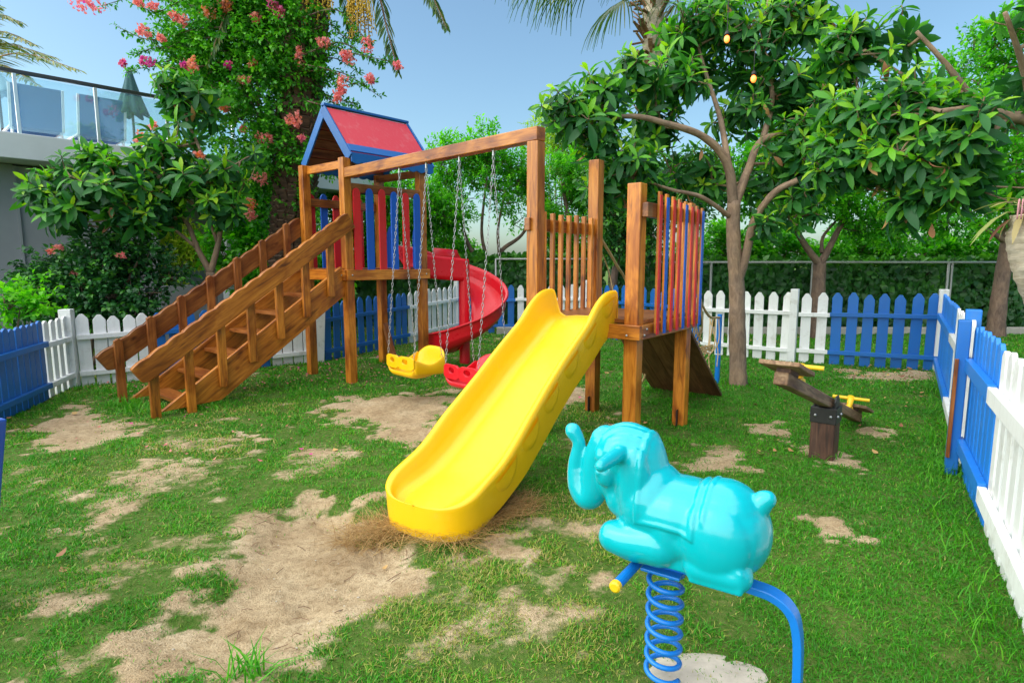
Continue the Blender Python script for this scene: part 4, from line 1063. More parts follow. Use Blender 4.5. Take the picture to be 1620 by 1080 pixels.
fence(c4, MD, .96, .98, 7, P_WHITE, 'white picket fence run seen behind the platform railing slats', posts=((1.0, P_WHITE, 0),), wob=.015)
F4, F5, CR = (2.92, 9.20), (3.98, 8.46), (5.50, 7.66)
fence(MD, F4, .98, .98, 12, P_BLUE, 'blue picket fence run behind the slide platform and climbing ramp', wob=.02)
fence(F4, F5, .98, .98, 7, P_WHITE, 'white picket fence run behind the tan tree trunk with a square white post', posts=((1.0, P_WHITE, 0),), wob=.012, ph=.05, postw=.10)
c5 = on(F5, CR, 1311)
fence(on(F5, CR, 1262), c5, .98, .98, 2, P_WHITE, 'short white picket fence run of two boards between the square post and the blue run', wob=.01)
fence(c5, CR, .98, 1.0, 7, P_BLUE, 'blue picket fence run on the right below the dark ivy hedge', posts=((1.0, P_WHITE, 0),), wob=.012, ph=.06, postw=.10)
R1 = (3.03, 3.90); R2 = (1.50, 1.35)
def seg(a, b, t): return (lerp(a[0], b[0], t), lerp(a[1], b[1], t))
fence(seg(CR, R1, .03), seg(CR, R1, .62), 1.0, 1.0, 15, P_BLUE3, 'blue picket fence run going from the right corner towards the camera', narrow=True, front=(0, 3), rails=(.74, .16), rh=.075)
fence(seg(CR, R1, .62), seg(CR, R1, .98), 1.0, 1.0, 9, P_WHITE, 'white picket fence run just beyond the tall blue post on the right', narrow=True, front=(0, 3), rails=(.74, .16), rh=.075, posts=((.9, P_BLUE3, 0),))
q = V3((R1[0] - .09, R1[1] - .02, 0))
fp = thing('fence_post', 'tall blue post with bare wood edge standing in front of the right fence', 'post', q)
MB().beam(q + Z * -.05, q + Z * 1.03, .07, .10, V3((.55, .83, 0))).build('post', P_BLUE, fp, .006)
MB().beam(q + V3((-.05, -.028, .12)), q + V3((-.05, -.028, .78)), .03, .022, V3((.83, -.55, 0))).build('bare_wood_batten', WOODR, fp, .003)
fence(seg(R1, R2, .01), seg(R1, R2, .345), 1.0, .98, 7, P_BLUE3, 'blue picket fence run on the right just nearer than the tall blue post', narrow=True, front=(0, 2), rails=(.74, .20), rh=.085)
fence(seg(R1, R2, .345), seg(R1, R2, 1.0), .98, .96, 12, P_WHITE, 'white picket fence run nearest the camera at the right edge', narrow=True, front=(0, 1), rails=(.74, .20), rh=.085)
# blue block at left edge
bl = thing('blue_post', 'blue painted post leaning out at the left edge of the lawn', 'post', (-2.23, 2.28, 0))
MB().beam((-2.185, 2.24, -.04), (-2.079, 2.30, .795), .12, .10, (.3, 1, 0)).build('post', P_BLUE2, bl, .008)
# kerb along the hedge
tag(MB().box((6.2, 11.75, .04), (13, .12, .2)).build('kerb', KERB, None, .02), kind='structure')
# chain-link fence pipes
pf = thing('pipe_fence', 'thin grey pipe railing fence in front of the ivy hedge', 'pipe fence', (5, 12.0, 0))
MB().tube([(2.4, 12.05, 1.40), (11.5, 12.05, 1.40)], .022, 8).build('rail', PIPE, pf, smooth=True)
for px in (1125, 1285, 1500, 1506):
    q = D(px, 430, 12.05); MB().tube([(q.x, 12.05, -.05), (q.x, 12.05, 1.42)], .024 if px != 1506 else .018, 8).build('post', PIPE, pf, smooth=True)
pf2 = thing('pipe_fence', 'thin grey pipe railing behind the red spiral slide and platform railing', 'pipe fence', (.2, 13, 0))
MB().tube([(-.35, 13.0, 1.47), (2.35, 13.0, 1.47)], .02, 8).build('rail', PIPE, pf2, smooth=True)
for x in (-.35, 1.2, 2.35): MB().tube([(x, 13, -.05), (x, 13, 1.48)], .02, 8).build('post', PIPE, pf2, smooth=True)
#@@VEG
# ------------------------------------------------------------------ trees and plants
def blobs_(lst, flat=.85): return [(tuple(D(px, py, Y)), (r, r, r * flat)) for px, py, Y, r in lst]
def DD(lst): return [D(*p) for p in lst]
def loquat(label, base, limbs, blobs, n, L, seed, bark=B_BARK, m=12, W=.30, droop=.42, tw=.008):
    rng = np.random.RandomState(seed); root = thing('broadleaf_tree', label, 'tree', base)
    mb = MB(); P = []
    for pts, r0, r1 in limbs: P += limb(mb, pts, r0, r1)
    pos, d = sample_blobs(blobs_(blobs), n, rng, .3, .6, .43, 1.7)
    twigs(mb, P, pos, d, tw); mb.build('trunk', bark, root, smooth=True)
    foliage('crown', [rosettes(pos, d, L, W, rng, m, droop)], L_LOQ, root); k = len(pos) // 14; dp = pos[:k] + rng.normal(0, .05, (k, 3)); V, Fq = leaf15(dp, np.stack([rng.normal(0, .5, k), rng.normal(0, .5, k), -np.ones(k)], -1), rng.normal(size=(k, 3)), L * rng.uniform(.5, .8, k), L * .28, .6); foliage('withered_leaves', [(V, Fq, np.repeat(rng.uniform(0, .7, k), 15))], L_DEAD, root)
    return root
TB = G(1168, 608) + Z * -.05
loquat('broad-leaved tree with a forked tan trunk standing inside the lawn right of the slide platform', TB,
       [([TB, D(1167, 570, 6.83), D(1166, 500, 6.83), D(1165, 440, 6.83), D(1160, 380, 6.8), D(1161, 318, 6.8)], .105, .072),
        (DD([(1165, 452, 6.83), (1180, 405, 6.76), (1193, 350, 6.65), (1225, 305, 6.5), (1262, 285, 6.4)]), .058, .03),
        (DD([(1161, 330, 6.8), (1150, 258, 6.72), (1112, 216, 6.6), (1055, 196, 6.45), (1000, 184, 6.3), (935, 192, 6.2)]), .06, .018),
        (DD([(1162, 325, 6.8), (1184, 268, 6.9), (1206, 222, 7.0), (1270, 204, 7.05), (1345, 190, 7.0), (1420, 196, 6.9)]), .055, .018),
        (DD([(1152, 262, 6.74), (1140, 190, 7.0), (1118, 120, 7.2), (1098, 50, 7.3)]), .04, .014),
        (DD([(1206, 225, 7.0), (1222, 150, 7.2), (1206, 60, 7.25), (1215, 0, 7.3)]), .038, .014),
        (DD([(1158, 345, 6.8), (1110, 312, 6.5), (1062, 300, 6.4), (1010, 282, 6.3)]), .03, .012),
        (DD([(1270, 205, 7.05), (1300, 140, 7.0), (1335, 80, 7.0)]), .03, .012)],
       [(892, 178, 6.2, .30), (945, 205, 6.25, .38), (962, 132, 6.4, .30), (1012, 118, 6.6, .32), (1030, 205, 7.0, .42), (1062, 140, 6.9, .42), (1005, 268, 6.4, .40), (1088, 60, 7.2, .48), (1085, 268, 7.3, .42), (1125, 115, 7.4, .42), (1140, 25, 7.3, .42),
        (1172, 170, 7.4, .46), (1195, 85, 7.2, .45), (1232, 30, 7.3, .38), (1250, 140, 7.2, .48), (1250, 235, 6.9, .5), (1305, 190, 7.0, .48), (1325, 105, 7.0, .42), (1272, 30, 7.2, .32), (1205, 285, 7.3, .38), (1300, 275, 6.8, .42), (1120, 285, 7.3, .3), (960, 290, 6.4, .28), (1370, 230, 6.9, .4), (1270, 330, 6.6, .25), (1215, 350, 6.6, .2)],
       620, .20, 101, W=.33)
RB = V3((5.6, 5.3, -.1))
loquat('broad-leaved tree leaning in from the right edge with big dark leaves and dry brown ones', RB,
       [([RB, V3((5.5, 5.25, .9)), D(1725, 300, 5.2), D(1640, 200, 5.1), D(1590, 184, 5.0), D(1550, 172, 4.9), D(1490, 176, 4.85)], .10, .02),
        ([D(1725, 305, 5.2), D(1650, 215, 5.4), D(1585, 190, 5.5), D(1535, 150, 5.45), D(1495, 100, 5.4), D(1450, 50, 5.4)], .06, .015),
        ([D(1640, 205, 5.1), D(1620, 110, 4.9), D(1590, 20, 4.7)], .04, .015), ([D(1590, 186, 5.0), D(1540, 250, 5.0), D(1480, 285, 5.0)], .03, .012), ([D(1535, 150, 5.45), D(1450, 130, 5.5), D(1370, 80, 5.6)], .028, .01)],
       [(1405, 75, 5.6, .34), (1440, 40, 5.5, .30), (1485, 110, 5.4, .36), (1400, 160, 5.4, .40), (1450, 205, 5.2, .42), (1530, 205, 5.0, .38), (1600, 130, 5.1, .36), (1600, 245, 5.0, .36), (1385, 245, 5.5, .38), (1470, 275, 5.2, .38), (1560, 285, 5.1, .32), (1345, 70, 5.8, .3), (1625, 185, 5.0, .36), (1640, 300, 5.0, .3), (1345, 180, 5.6, .34), (1510, -25, 4.8, .22), (1610, 5, 4.7, .22), (1440, 320, 5.3, .22), (1330, 250, 5.6, .3)],
       470, .19, 102, W=.33)
LB = V3((-4.28, 8.35, -.05))
loquat('broad-leaved tree with forked trunk behind the wooden staircase in front of the building', LB,
       [([LB, D(336, 480, 8.34), D(333, 430, 8.3)], .075, .06), (DD([(333, 432, 8.3), (312, 392, 8.2), (295, 352, 8.15), (262, 330, 8.0), (200, 325, 7.9), (130, 320, 7.7)]), .045, .014),
        (DD([(333, 432, 8.3), (345, 385, 8.25), (350, 335, 8.2), (335, 280, 8.15), (300, 200, 8.15), (280, 150, 8.1)]), .045, .014), (DD([(312, 392, 8.2), (250, 350, 7.9), (170, 360, 7.7), (110, 350, 7.6)]), .025, .01),
        (DD([(345, 385, 8.25), (322, 340, 8.1), (240, 270, 7.9), (170, 250, 7.8)]), .028, .01), (DD([(350, 330, 8.2), (372, 290, 8.2), (380, 255, 8.2)]), .022, .01)],
       [(70, 300, 7.6, .28), (112, 268, 7.7, .30), (160, 300, 7.7, .46), (155, 250, 7.9, .28), (215, 295, 7.9, .46), (245, 228, 8.0, .36), (272, 172, 8.2, .34), (282, 138, 8.2, .33), (300, 205, 8.2, .4), (290, 272, 8.0, .45), (352, 270, 8.2, .40), (345, 325, 8.1, .30), (110, 328, 7.6, .32), (250, 330, 7.9, .33), (385, 245, 8.3, .25), (200, 345, 7.7, .28), (330, 160, 8.3, .25)],
       330, .225, 103, W=.34)

def leafy(name, cat, label, base, limbs, blobs, n, L, W, mat, seed, m=9, twig=.22, tmean=.5, bark=B_DARK, flat=.85, shell=.45, hole=.42, hf=1.6, up=.35, tw=.006, tn=.35, group=None):
    rng = np.random.RandomState(seed); root = thing(name, label, cat, base, group)
    pos, d = sample_blobs(blobs_(blobs, flat), n, rng, shell, up, hole, hf)
    if limbs:
        mb = MB(); P = []
        for pts, r0, r1 in limbs: P += limb(mb, pts, r0, r1, 9)
        k = int(len(pos) * tn); twigs(mb, P, pos[:k], d[:k], tw); mb.build('trunk' if cat == 'tree' else 'stem', bark, root, smooth=True)
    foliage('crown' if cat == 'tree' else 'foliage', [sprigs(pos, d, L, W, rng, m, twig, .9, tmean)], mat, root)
    return root
def gb(px, py, Y): p = D(px, py, Y); return V3((p.x, p.y, -.12))
b = gb(782, 450, 14)
leafy('citrus_tree', 'tree', 'bright green tree with several slanting stems seen behind the swings', b,
      [([b, D(780, 425, 14)], .12, .10), (DD([(780, 430, 14), (752, 405, 13.9), (735, 370, 13.9), (725, 320, 13.8)]), .07, .03), (DD([(780, 430, 14), (768, 400, 14), (762, 360, 14), (770, 280, 14)]), .06, .025), (DD([(781, 425, 14), (795, 395, 14.1), (825, 372, 14.2), (850, 330, 14.2)]), .07, .025), (DD([(790, 405, 14), (788, 360, 14), (800, 300, 14)]), .045, .02)],
      [(742, 285, 14, .85), (700, 325, 13.8, .7), (795, 285, 14, .85), (835, 325, 14.2, .7), (768, 228, 14, .42), (718, 255, 13.9, .5), (800, 345, 13.8, .5), (690, 370, 13.7, .4), (835, 270, 14.3, .5), (850, 370, 14.2, .4)], 2300, .085, .5, L_CIT, 201, 10, .3, .55)
b = gb(905, 450, 14.6)
leafy('citrus_tree', 'tree', 'bright green bushy tree seen behind the platform railing slats', b, [([b, D(905, 420, 14.6), D(900, 360, 14.5), D(890, 290, 14.5)], .12, .04), (DD([(902, 390, 14.5), (935, 340, 14.5), (950, 290, 14.5)]), .06, .02)],
      [(880, 300, 14.5, .8), (922, 345, 14.5, .75), (962, 320, 14.6, .7), (928, 272, 14.6, .6), (868, 370, 14.3, .5), (900, 395, 14.3, .45), (965, 385, 14.4, .35)], 2000, .085, .5, L_CIT, 202, 10, .3, .5)
b = gb(885, 420, 17)
leafy('bamboo', 'plant', 'feathery pale yellow-green bamboo rising behind the tall platform posts', b, [([b + V3((dx, 0, 0)), D(880 + dx * 30, 330, 17), D(876 + dx * 45, 240 - abs(dx) * 10, 17)], .03, .012) for dx in (-.6, -.3, 0, .3, .6)],
      [(876, 235, 17, .75), (905, 255, 17, .7), (868, 280, 17, .7), (890, 205, 17, .45)], 650, .17, .16, L_YOL, 203, 9, .35, .55, flat=1.1, hole=.5)
b = gb(612, 470, 13.4)
leafy('citrus_tree', 'tree', 'dense green tree behind the roofed tower seen between its posts', b, [([b, D(612, 430, 13.4), D(620, 370, 13.4), D(630, 310, 13.4)], .11, .04), (DD([(612, 420, 13.4), (580, 370, 13.4), (560, 320, 13.4)]), .06, .02)],
      [(590, 340, 13.3, .75), (645, 320, 13.4, .72), (555, 300, 13.4, .55), (525, 350, 13.2, .6), (685, 340, 13.4, .5), (620, 392, 13.2, .55), (560, 400, 13.1, .55), (600, 290, 13.5, .5)], 2100, .085, .5, L_CIT, 204, 10, .3, .5)
b = gb(420, 470, 10.5)
leafy('shrub', 'shrub', 'bright green leafy shrub filling the gap left of the palm trunk foot', b, [([b, D(415, 430, 10.4), D(400, 380, 10.4)], .05, .02)],
      [(400, 350, 10.4, .55), (375, 395, 10.4, .5), (435, 400, 10.3, .45), (480, 430, 10.2, .42), (395, 300, 10.6, .4), (420, 450, 10.2, .42), (510, 455, 10.2, .35)], 1300, .10, .6, L_CIT, 205, 9, .25, .5)
b = gb(1293, 520, 11.2)
leafy('citrus_tree', 'tree', 'tree with a forked brown trunk behind the white and blue fence on the right', b,
      [([b, D(1293, 500, 11.2), D(1295, 450, 11.2), D(1297, 415, 11.2)], .13, .11), (DD([(1297, 420, 11.2), (1272, 385, 11.1), (1250, 345, 11), (1238, 310, 10.9)]), .075, .03), (DD([(1298, 418, 11.2), (1318, 380, 11.2), (1338, 340, 11.2), (1352, 300, 11.2)]), .075, .03), (DD([(1300, 400, 11.2), (1302, 375, 11.3), (1322, 350, 11.4)]), .04, .02), (DD([(1262, 365, 11.05), (1268, 335, 11), (1280, 300, 11)]), .04, .015)],
      [(1225, 318, 10.9, .55), (1280, 280, 11, .7), (1345, 275, 11.2, .7), (1395, 315, 11.2, .65), (1425, 365, 11.2, .35), (1200, 280, 10.9, .5), (1365, 345, 11.1, .35), (1240, 250, 11.2, .6)], 1700, .09, .5, L_CIT, 206, 10, .28, .46)
b = gb(1576, 528, 11.3)
leafy('citrus_tree', 'tree', 'tall tree with a leaning brown trunk near the right edge behind the fence', b,
      [([b, D(1577, 500, 11.3), D(1588, 420, 11.3), D(1598, 350, 11.3), D(1606, 280, 11.3), D(1612, 190, 11.3)], .18, .06), (DD([(1594, 385, 11.3), (1570, 368, 11.2), (1550, 358, 11.1), (1520, 320, 11)]), .06, .02), (DD([(1606, 280, 11.3), (1560, 230, 11.3), (1530, 180, 11.3)]), .05, .02)],
      [(1500, 325, 11, .62), (1560, 285, 11.2, .75), (1605, 150, 11.3, .8), (1540, 200, 11.3, .75), (1625, 80, 11.3, .8), (1565, 95, 11.3, .6), (1455, 335, 11, .45), (1630, 330, 11.2, .6), (1480, 270, 11.2, .6), (1520, 130, 11.4, .45), (1690, 200, 11.3, .9)], 2700, .09, .5, L_CIT, 207, 10, .28, .5)
b = gb(968, 520, 11.8)
leafy('citrus_tree', 'tree', 'dark green tree between the platform posts and the tan trunk', b, [([b, D(970, 460, 11.8), D(976, 410, 11.8), D(985, 360, 11.7), D(1010, 310, 11.6)], .10, .03), (DD([(978, 400, 11.8), (1020, 360, 11.6), (1060, 325, 11.5)]), .05, .02)],
      [(985, 335, 11.7, .6), (1035, 320, 11.6, .62), (1085, 300, 11.5, .6), (960, 300, 11.8, .5), (985, 385, 11.6, .38), (1040, 375, 11.5, .38), (1130, 290, 11.5, .45)], 1500, .10, .5, L_ROSE, 208, 10, .28, .6)
for i, (px, py, Y, r, lab) in enumerate([(1125, 392, 13.4, .55, 'bright green shrub above the hedge just left of the tan tree trunk'), (1225, 398, 13.4, .55, 'bright green shrub above the hedge between the tan trunk and the forked brown trunk'), (1345, 398, 13.4, .58, 'bright green shrub above the hedge just right of the forked brown trunk'),
                                    (1440, 398, 13.4, .55, 'bright green shrub above the hedge midway along the pipe railing'), (1535, 396, 13.4, .55, 'bright green shrub above the hedge left of the leaning brown trunk'), (1640, 390, 13.4, .6, 'bright green shrub above the hedge at the right edge'), (945, 402, 14.2, .5, 'bright green shrub above the hedge behind the platform posts'), (700, 405, 14.8, .6, 'bright green shrub above the hedge behind the red spiral slide')]):
    leafy('shrub', 'shrub', lab, gb(px, 450, Y), [([gb(px, 450, Y), D(px, 420, Y)], .04, .02)], [(px, py, Y, r), (px - 30, py + 12, Y, r * .7), (px + 34, py + 8, Y, r * .75)], 420, .10, .6, L_CIT if i % 3 else L_CIT, 220 + i, 9, .22, .58, group='shrubs above the hedge')
# far hedge line
def hedge(name, label, x0, x1, y0, y1, h, n, L, mat, seed):
    rng = np.random.RandomState(seed); root = thing(name, label, 'hedge', ((x0 + x1) / 2, (y0 + y1) / 2, 0))
    mb = MB(); mb.box(((x0 + x1) / 2, (y0 + y1) / 2 + .1, h * .46), (x1 - x0 - .1, y1 - y0 - .25, h * .9)); mb.build('light_block_core', B_DARK, root)  # solid core added inside the leaves to block light, standing in for stems
    x = rng.uniform(x0, x1, n); top = rng.rand(n) < .22; zz = np.where(top, h + rng.normal(0, .05, n), rng.uniform(0, h, n)); yy = np.where(top, rng.uniform(y0, y1, n), y0 + np.abs(rng.normal(0, .07, n)) - .07 * fbm(x * 2.5, zz * 2.5, 3, seed))
    pos = np.stack([x, yy, zz], -1); d = np.stack([rng.normal(0, .5, n), np.where(top, rng.normal(0, .4, n), -1), np.where(top, 1, rng.normal(-.3, .4, n))], -1)
    nn = d + rng.normal(0, .3, d.shape); ax = np.stack([rng.normal(0, .6, n), rng.normal(-.2, .2, n), np.where(top, rng.normal(.5, .5, n), -1 + rng.normal(0, .5, n))], -1)
    V, Fq = leaf6(pos, ax, nn, L * rng.uniform(.7, 1.3, n), L * .95, .1); t = np.repeat(np.clip(.3 + .5 * (fbm(x * 1.4, zz * 1.4, 3, seed + 3) - .35) + rng.normal(0, .16, n) + .3 * top, 0, 1), 6)
    foliage('foliage', [(V, Fq, t)], mat, root); return root
hedge('ivy_hedge', 'dark ivy hedge running behind the white and blue fence on the right', 2.0, 13.5, 12.2, 12.9, 1.36, 11000, .14, L_IVY, 301)
hedge('ivy_hedge', 'dark hedge running behind the play tower and the red spiral slide', -4.2, 2.0, 13.1, 13.8, 1.42, 6500, .14, L_IVY, 302)
# rose bush and young shoots behind the left fence
b = V3((-5.55, 7.75, -.05))
rb = leafy('rose_bush', 'bush', 'dense dark rose bush behind the left fence corner', b, [([b, D(150, 480, 7.75), D(140, 430, 7.8)], .03, .012), ([b, D(190, 470, 7.8), D(220, 410, 7.9)], .03, .012)],
           [(100, 440, 7.9, .38), (160, 415, 7.9, .40), (222, 435, 7.9, .40), (150, 470, 7.7, .42), (62, 472, 7.6, .30), (248, 480, 7.8, .34), (205, 400, 8.0, .30), (95, 490, 7.6, .34), (200, 480, 7.7, .36), (265, 440, 8.0, .2)], 1500, .07, .62, L_ROSE, 310, 9, .2, .42, hole=.3)
b = D(20, 600, 6.6); b.z = -.05
leafy('rose_shoot', 'bush', 'young rose shoots with light green leaves above the left blue fence', b, [([b, D(30, 500, 6.7), D(48, 450, 6.8)], .012, .006), ([b, D(12, 510, 6.6), D(4, 462, 6.6)], .012, .006)], [(30, 485, 6.7, .16), (50, 460, 6.8, .14), (8, 475, 6.6, .16), (60, 490, 6.8, .14)], 70, .075, .62, L_CIT, 311, 8, .16, .8, hole=.1)
def bract_cluster(c, r, n, rng, t):
    pos = np.array(c) + nrm(rng.normal(size=(n, 3))) * (rng.uniform(.2, 1, n) ** .5 * r)[:, None] * rng.uniform(.55, 1.35, 3)
    a = rng.normal(size=(n, 3)); V, Fq = leaf6(pos, a, rng.normal(size=(n, 3)), .045 * rng.uniform(.7, 1.2, n), .042, .25); return V, Fq, np.repeat(np.clip(t + rng.normal(0, .1, n), 0, 1), 6)
rngf = np.random.RandomState(77)
for px, py in ((82, 396), (94, 392), (118, 432), (192, 402)):
    foliage('flower', [bract_cluster(D(px, py, 7.5), .045, 16, rngf, .5)], L_FLOW, rb)
b = V3((-5.95, 10.9, -.05))
leafy('shrub', 'shrub', 'yellow-leaved shrub seen through the opening under the terrace', b, [([b, D(285, 440, 10.9)], .03, .01)], [(285, 415, 10.9, .32), (268, 435, 10.8, .25), (300, 400, 11, .28), (290, 380, 11, .25)], 300, .10, .35, L_YOL, 312, 8, .2, .8)

# palm with bougainvillea
PT = [gb(458, 500, 9.3), D(460, 430, 9.3), D(466, 330, 9.3), D(472, 200, 9.3), D(482, 60, 9.3), D(492, -90, 9.3)]
palm = thing('date_palm', 'tall palm whose trunk is wrapped in flowering climber', 'palm', PT[0])
mb = MB(); P = spline(PT, 14); mb.tube(P, [.27 + .035 * math.sin(i * 2.1) for i in range(len(P))], 16, True, .06)
for i, p in enumerate(P[6:], 6):
    for k in range(7):
        a = 2 * math.pi * (k + .5 * (i % 2)) / 7; o_ = V3((math.cos(a), math.sin(a), 0)); q = p + o_ * .26; mb.beam(q - Z * .05, q + o_ * .07 + Z * .09, .11, .03, o_)
mb.build('trunk', B_DATE, palm, smooth=False)
def frond(P, nl, LL, rng, droop=.6, wd=.035):
    P = spline(P, 8); n = len(P); A = np.array([tuple(p) for p in P]); T = nrm(np.gradient(A, axis=0)); pos, ax, L = [], [], []
    for i in range(nl):
        f = (i + .5) / nl; j = f * (n - 1); k = min(int(j), n - 2); c = A[k] + (A[k + 1] - A[k]) * (j - k); t = T[k]; sd_ = nrm(np.cross(t, [0, 0, 1.]))
        for s_ in (-1, 1):
            pos.append(c); ax.append(t * .75 + sd_ * s_ * .8 + np.array([0, 0, -droop + .25]) + rng.normal(0, .1, 3)); L.append(LL * math.sin(math.pi * min(.97, .15 + f * .85)) ** .5)
    pos, ax, L = np.array(pos), np.array(ax), np.array(L); V, Fq = leaf15(pos, ax, np.tile([[0, 0, 1.]], (len(pos), 1)) + rng.normal(0, .3, pos.shape), L, np.full(len(L), wd), .25)
    return V, Fq, np.repeat(np.clip(rng.normal(.4, .2, len(L)), 0, 1), 15)
rngp = np.random.RandomState(55); CT = D(480, -130, 9.6)
for tip, via in (((630, 116, 8.9), (588, -40, 9.2)), ((707, 46, 8.7), (640, -90, 9.1)), ((330, 100, 8.7), (390, -60, 9.1)), ((560, 60, 10.6), (540, -60, 10.2))):
    fr = [CT, CT.lerp(D(*via), .5) + Z * .25, D(*via), D(*via).lerp(D(*tip), .6) + Z * .04, D(*tip)]
    st_ = MB().tube(spline(fr, 6), [lerp(.03, .006, i / 24) for i in range(25)], 6).build('frond', WOODG, palm, smooth=True); foliage('leaflets', [frond(fr, 75, .34, rngp)], L_PALM, st_)
for k in range(10):
    a = k * .628 + .2; o_ = V3((math.cos(a), math.sin(a), 0)); fr = [CT, CT + o_ * 1.1 + Z * .7, CT + o_ * 2.1 + Z * .7, CT + o_ * 2.9 + Z * .0]
    st_ = MB().tube(spline(fr, 5), [lerp(.03, .006, i / 15) for i in range(16)], 6).build('frond', WOODG, palm, smooth=True); foliage('leaflets', [frond(fr, 60, .4, rngp)], L_PALM, st_)
for (px, py, px1, py1, nst) in ((560, -45, 574, 62, 46), (498, -60, 503, 42, 32)):
    s0 = D(px, py, 9.1); VV, AA, LL = [], [], []
    st_ = MB().tube(spline([CT, CT.lerp(s0, .6) + Z * .1, s0], 5), .018, 6)
    for k in range(nst):
        e0 = D(px1 + R.uniform(-26, 26), py1 + R.uniform(-46, 6), 9.1 + R.uniform(-.25, .25)); st_.tube(spline([s0, s0.lerp(e0, .45) + V3(((e0.x - s0.x) * .3, 0, .05)), e0], 4), .005, 4, False)
        for j in range(14):
            f = .25 + .75 * j / 13; c = s0.lerp(e0, f); st_.sphere(c + V3((R.uniform(-.03, .03), R.uniform(-.03, .03), 0)), .013, 5, 3)
    me_ = st_.build('fruit_strand', plain('date_fruit', (.55, .34, .02), .5, 0, 10, .3, .1) if px == 560 else bpy.data.materials['date_fruit'], palm, smooth=True)
b = PT[0] + V3((-.5, -.35, 0))
bou = thing('bougainvillea', 'bougainvillea with coral and magenta flowers climbing the palm trunk', 'climbing plant', b)
mb = MB(); P = []
for k in range(9):
    x0 = R.uniform(-.55, .25); P += limb(mb, [b + V3((.45 + x0, R.uniform(-.2, .1), 0)), D(450 + R.uniform(-30, 25), 400, 9.25 + R.uniform(-.1, .1)), D(455 + R.uniform(-35, 40), 320, 9.2), D(450 + R.uniform(-45, 45), 230, 9.2), D(430 + R.uniform(-60, 60), 120, 9.25), D(410 + R.uniform(-90, 80), 10, 9.3)], R.uniform(.02, .04), .012, 7)
rng = np.random.RandomState(401)
bl_ = blobs_([(375, 55, 9.4, .75), (330, 120, 9.5, .5), (420, 150, 9.3, .62), (440, 60, 9.2, .6), (385, 215, 9.4, .5), (435, 262, 9.25, .38), (345, 15, 9.4, .6), (500, 235, 9.3, .22), (472, 330, 9.2, .22), (410, -20, 9.3, .7), (300, 50, 9.4, .35), (480, 120, 9.2, .28), (395, 280, 9.4, .3), (400, 330, 9.5, .28), (462, 40, 8.95, .3), (448, 118, 8.95, .26), (430, 235, 8.95, .3), (496, 260, 9.0, .2), (470, 250, 8.95, .16), (350, 170, 9.2, .4), (310, 90, 9.2, .3), (490, 340, 9.0, .15)])
pos, d = sample_blobs(bl_, 4600, rng, .35, .2, .36, 2.2)
twigs(mb, P, pos[:260], d[:260], .006)
parts = [sprigs(pos, d, .062, .66, rng, 9, .22, .9, .5)]; spray_tips = []
for pts in ([(380, 40), (310, 50), (240, 62), (185, 42)], [(370, 20), (290, 5), (230, -6), (160, 6)], [(380, 80), (310, 85), (262, 95), (222, 98)], [(360, 60), (300, 62), (255, 78), (225, 45)], [(370, 0), (300, 0), (250, 18), (213, 6)], [(345, 110), (290, 140), (255, 150)],
            [(470, 90), (520, 70), (560, 85), (632, 103)], [(470, 100), (520, 110), (560, 130), (590, 128)], [(480, 140), (510, 150), (535, 165), (565, 178)], [(470, 60), (520, 40), (545, 55), (590, 70)], [(480, 120), (520, 125), (545, 150)], [(480, 160), (500, 175), (530, 190)], [(475, 30), (530, 20), (580, 60), (585, 70)], [(400, -10), (330, -20), (270, 0), (195, -8)], [(480, 100), (530, 95), (575, 118)], [(480, 140), (540, 160), (570, 165)], [(490, 160), (520, 170), (545, 195), (560, 210)], [(480, 110), (540, 118), (600, 150)], [(370, 90), (300, 110), (240, 108), (200, 112)], [(360, 40), (290, 66), (240, 80), (210, 88)], [(490, 80), (540, 70), (590, 95), (612, 100)]):
    yy = R.uniform(8.7, 9.2); C_ = spline([D(x, y, yy) + V3((R.uniform(-.03, .03), 0, R.uniform(-.03, .03))) for x, y in pts], 17); mb.tube(C_, [lerp(.012, .004, i / (len(C_) - 1)) for i in range(len(C_))], 5); A = np.array([tuple(p) for p in C_]); T = nrm(np.gradient(A, axis=0) + rng.normal(0, .25, A.shape)); parts.append(sprigs(A, T, .062, .45, rng, 4, .05, 1.0, .36)); spray_tips.append(pts[-1] + (yy,))
mb.build('stem', B_DARK, bou, smooth=True); foliage('foliage', parts, L_BOU, bou)
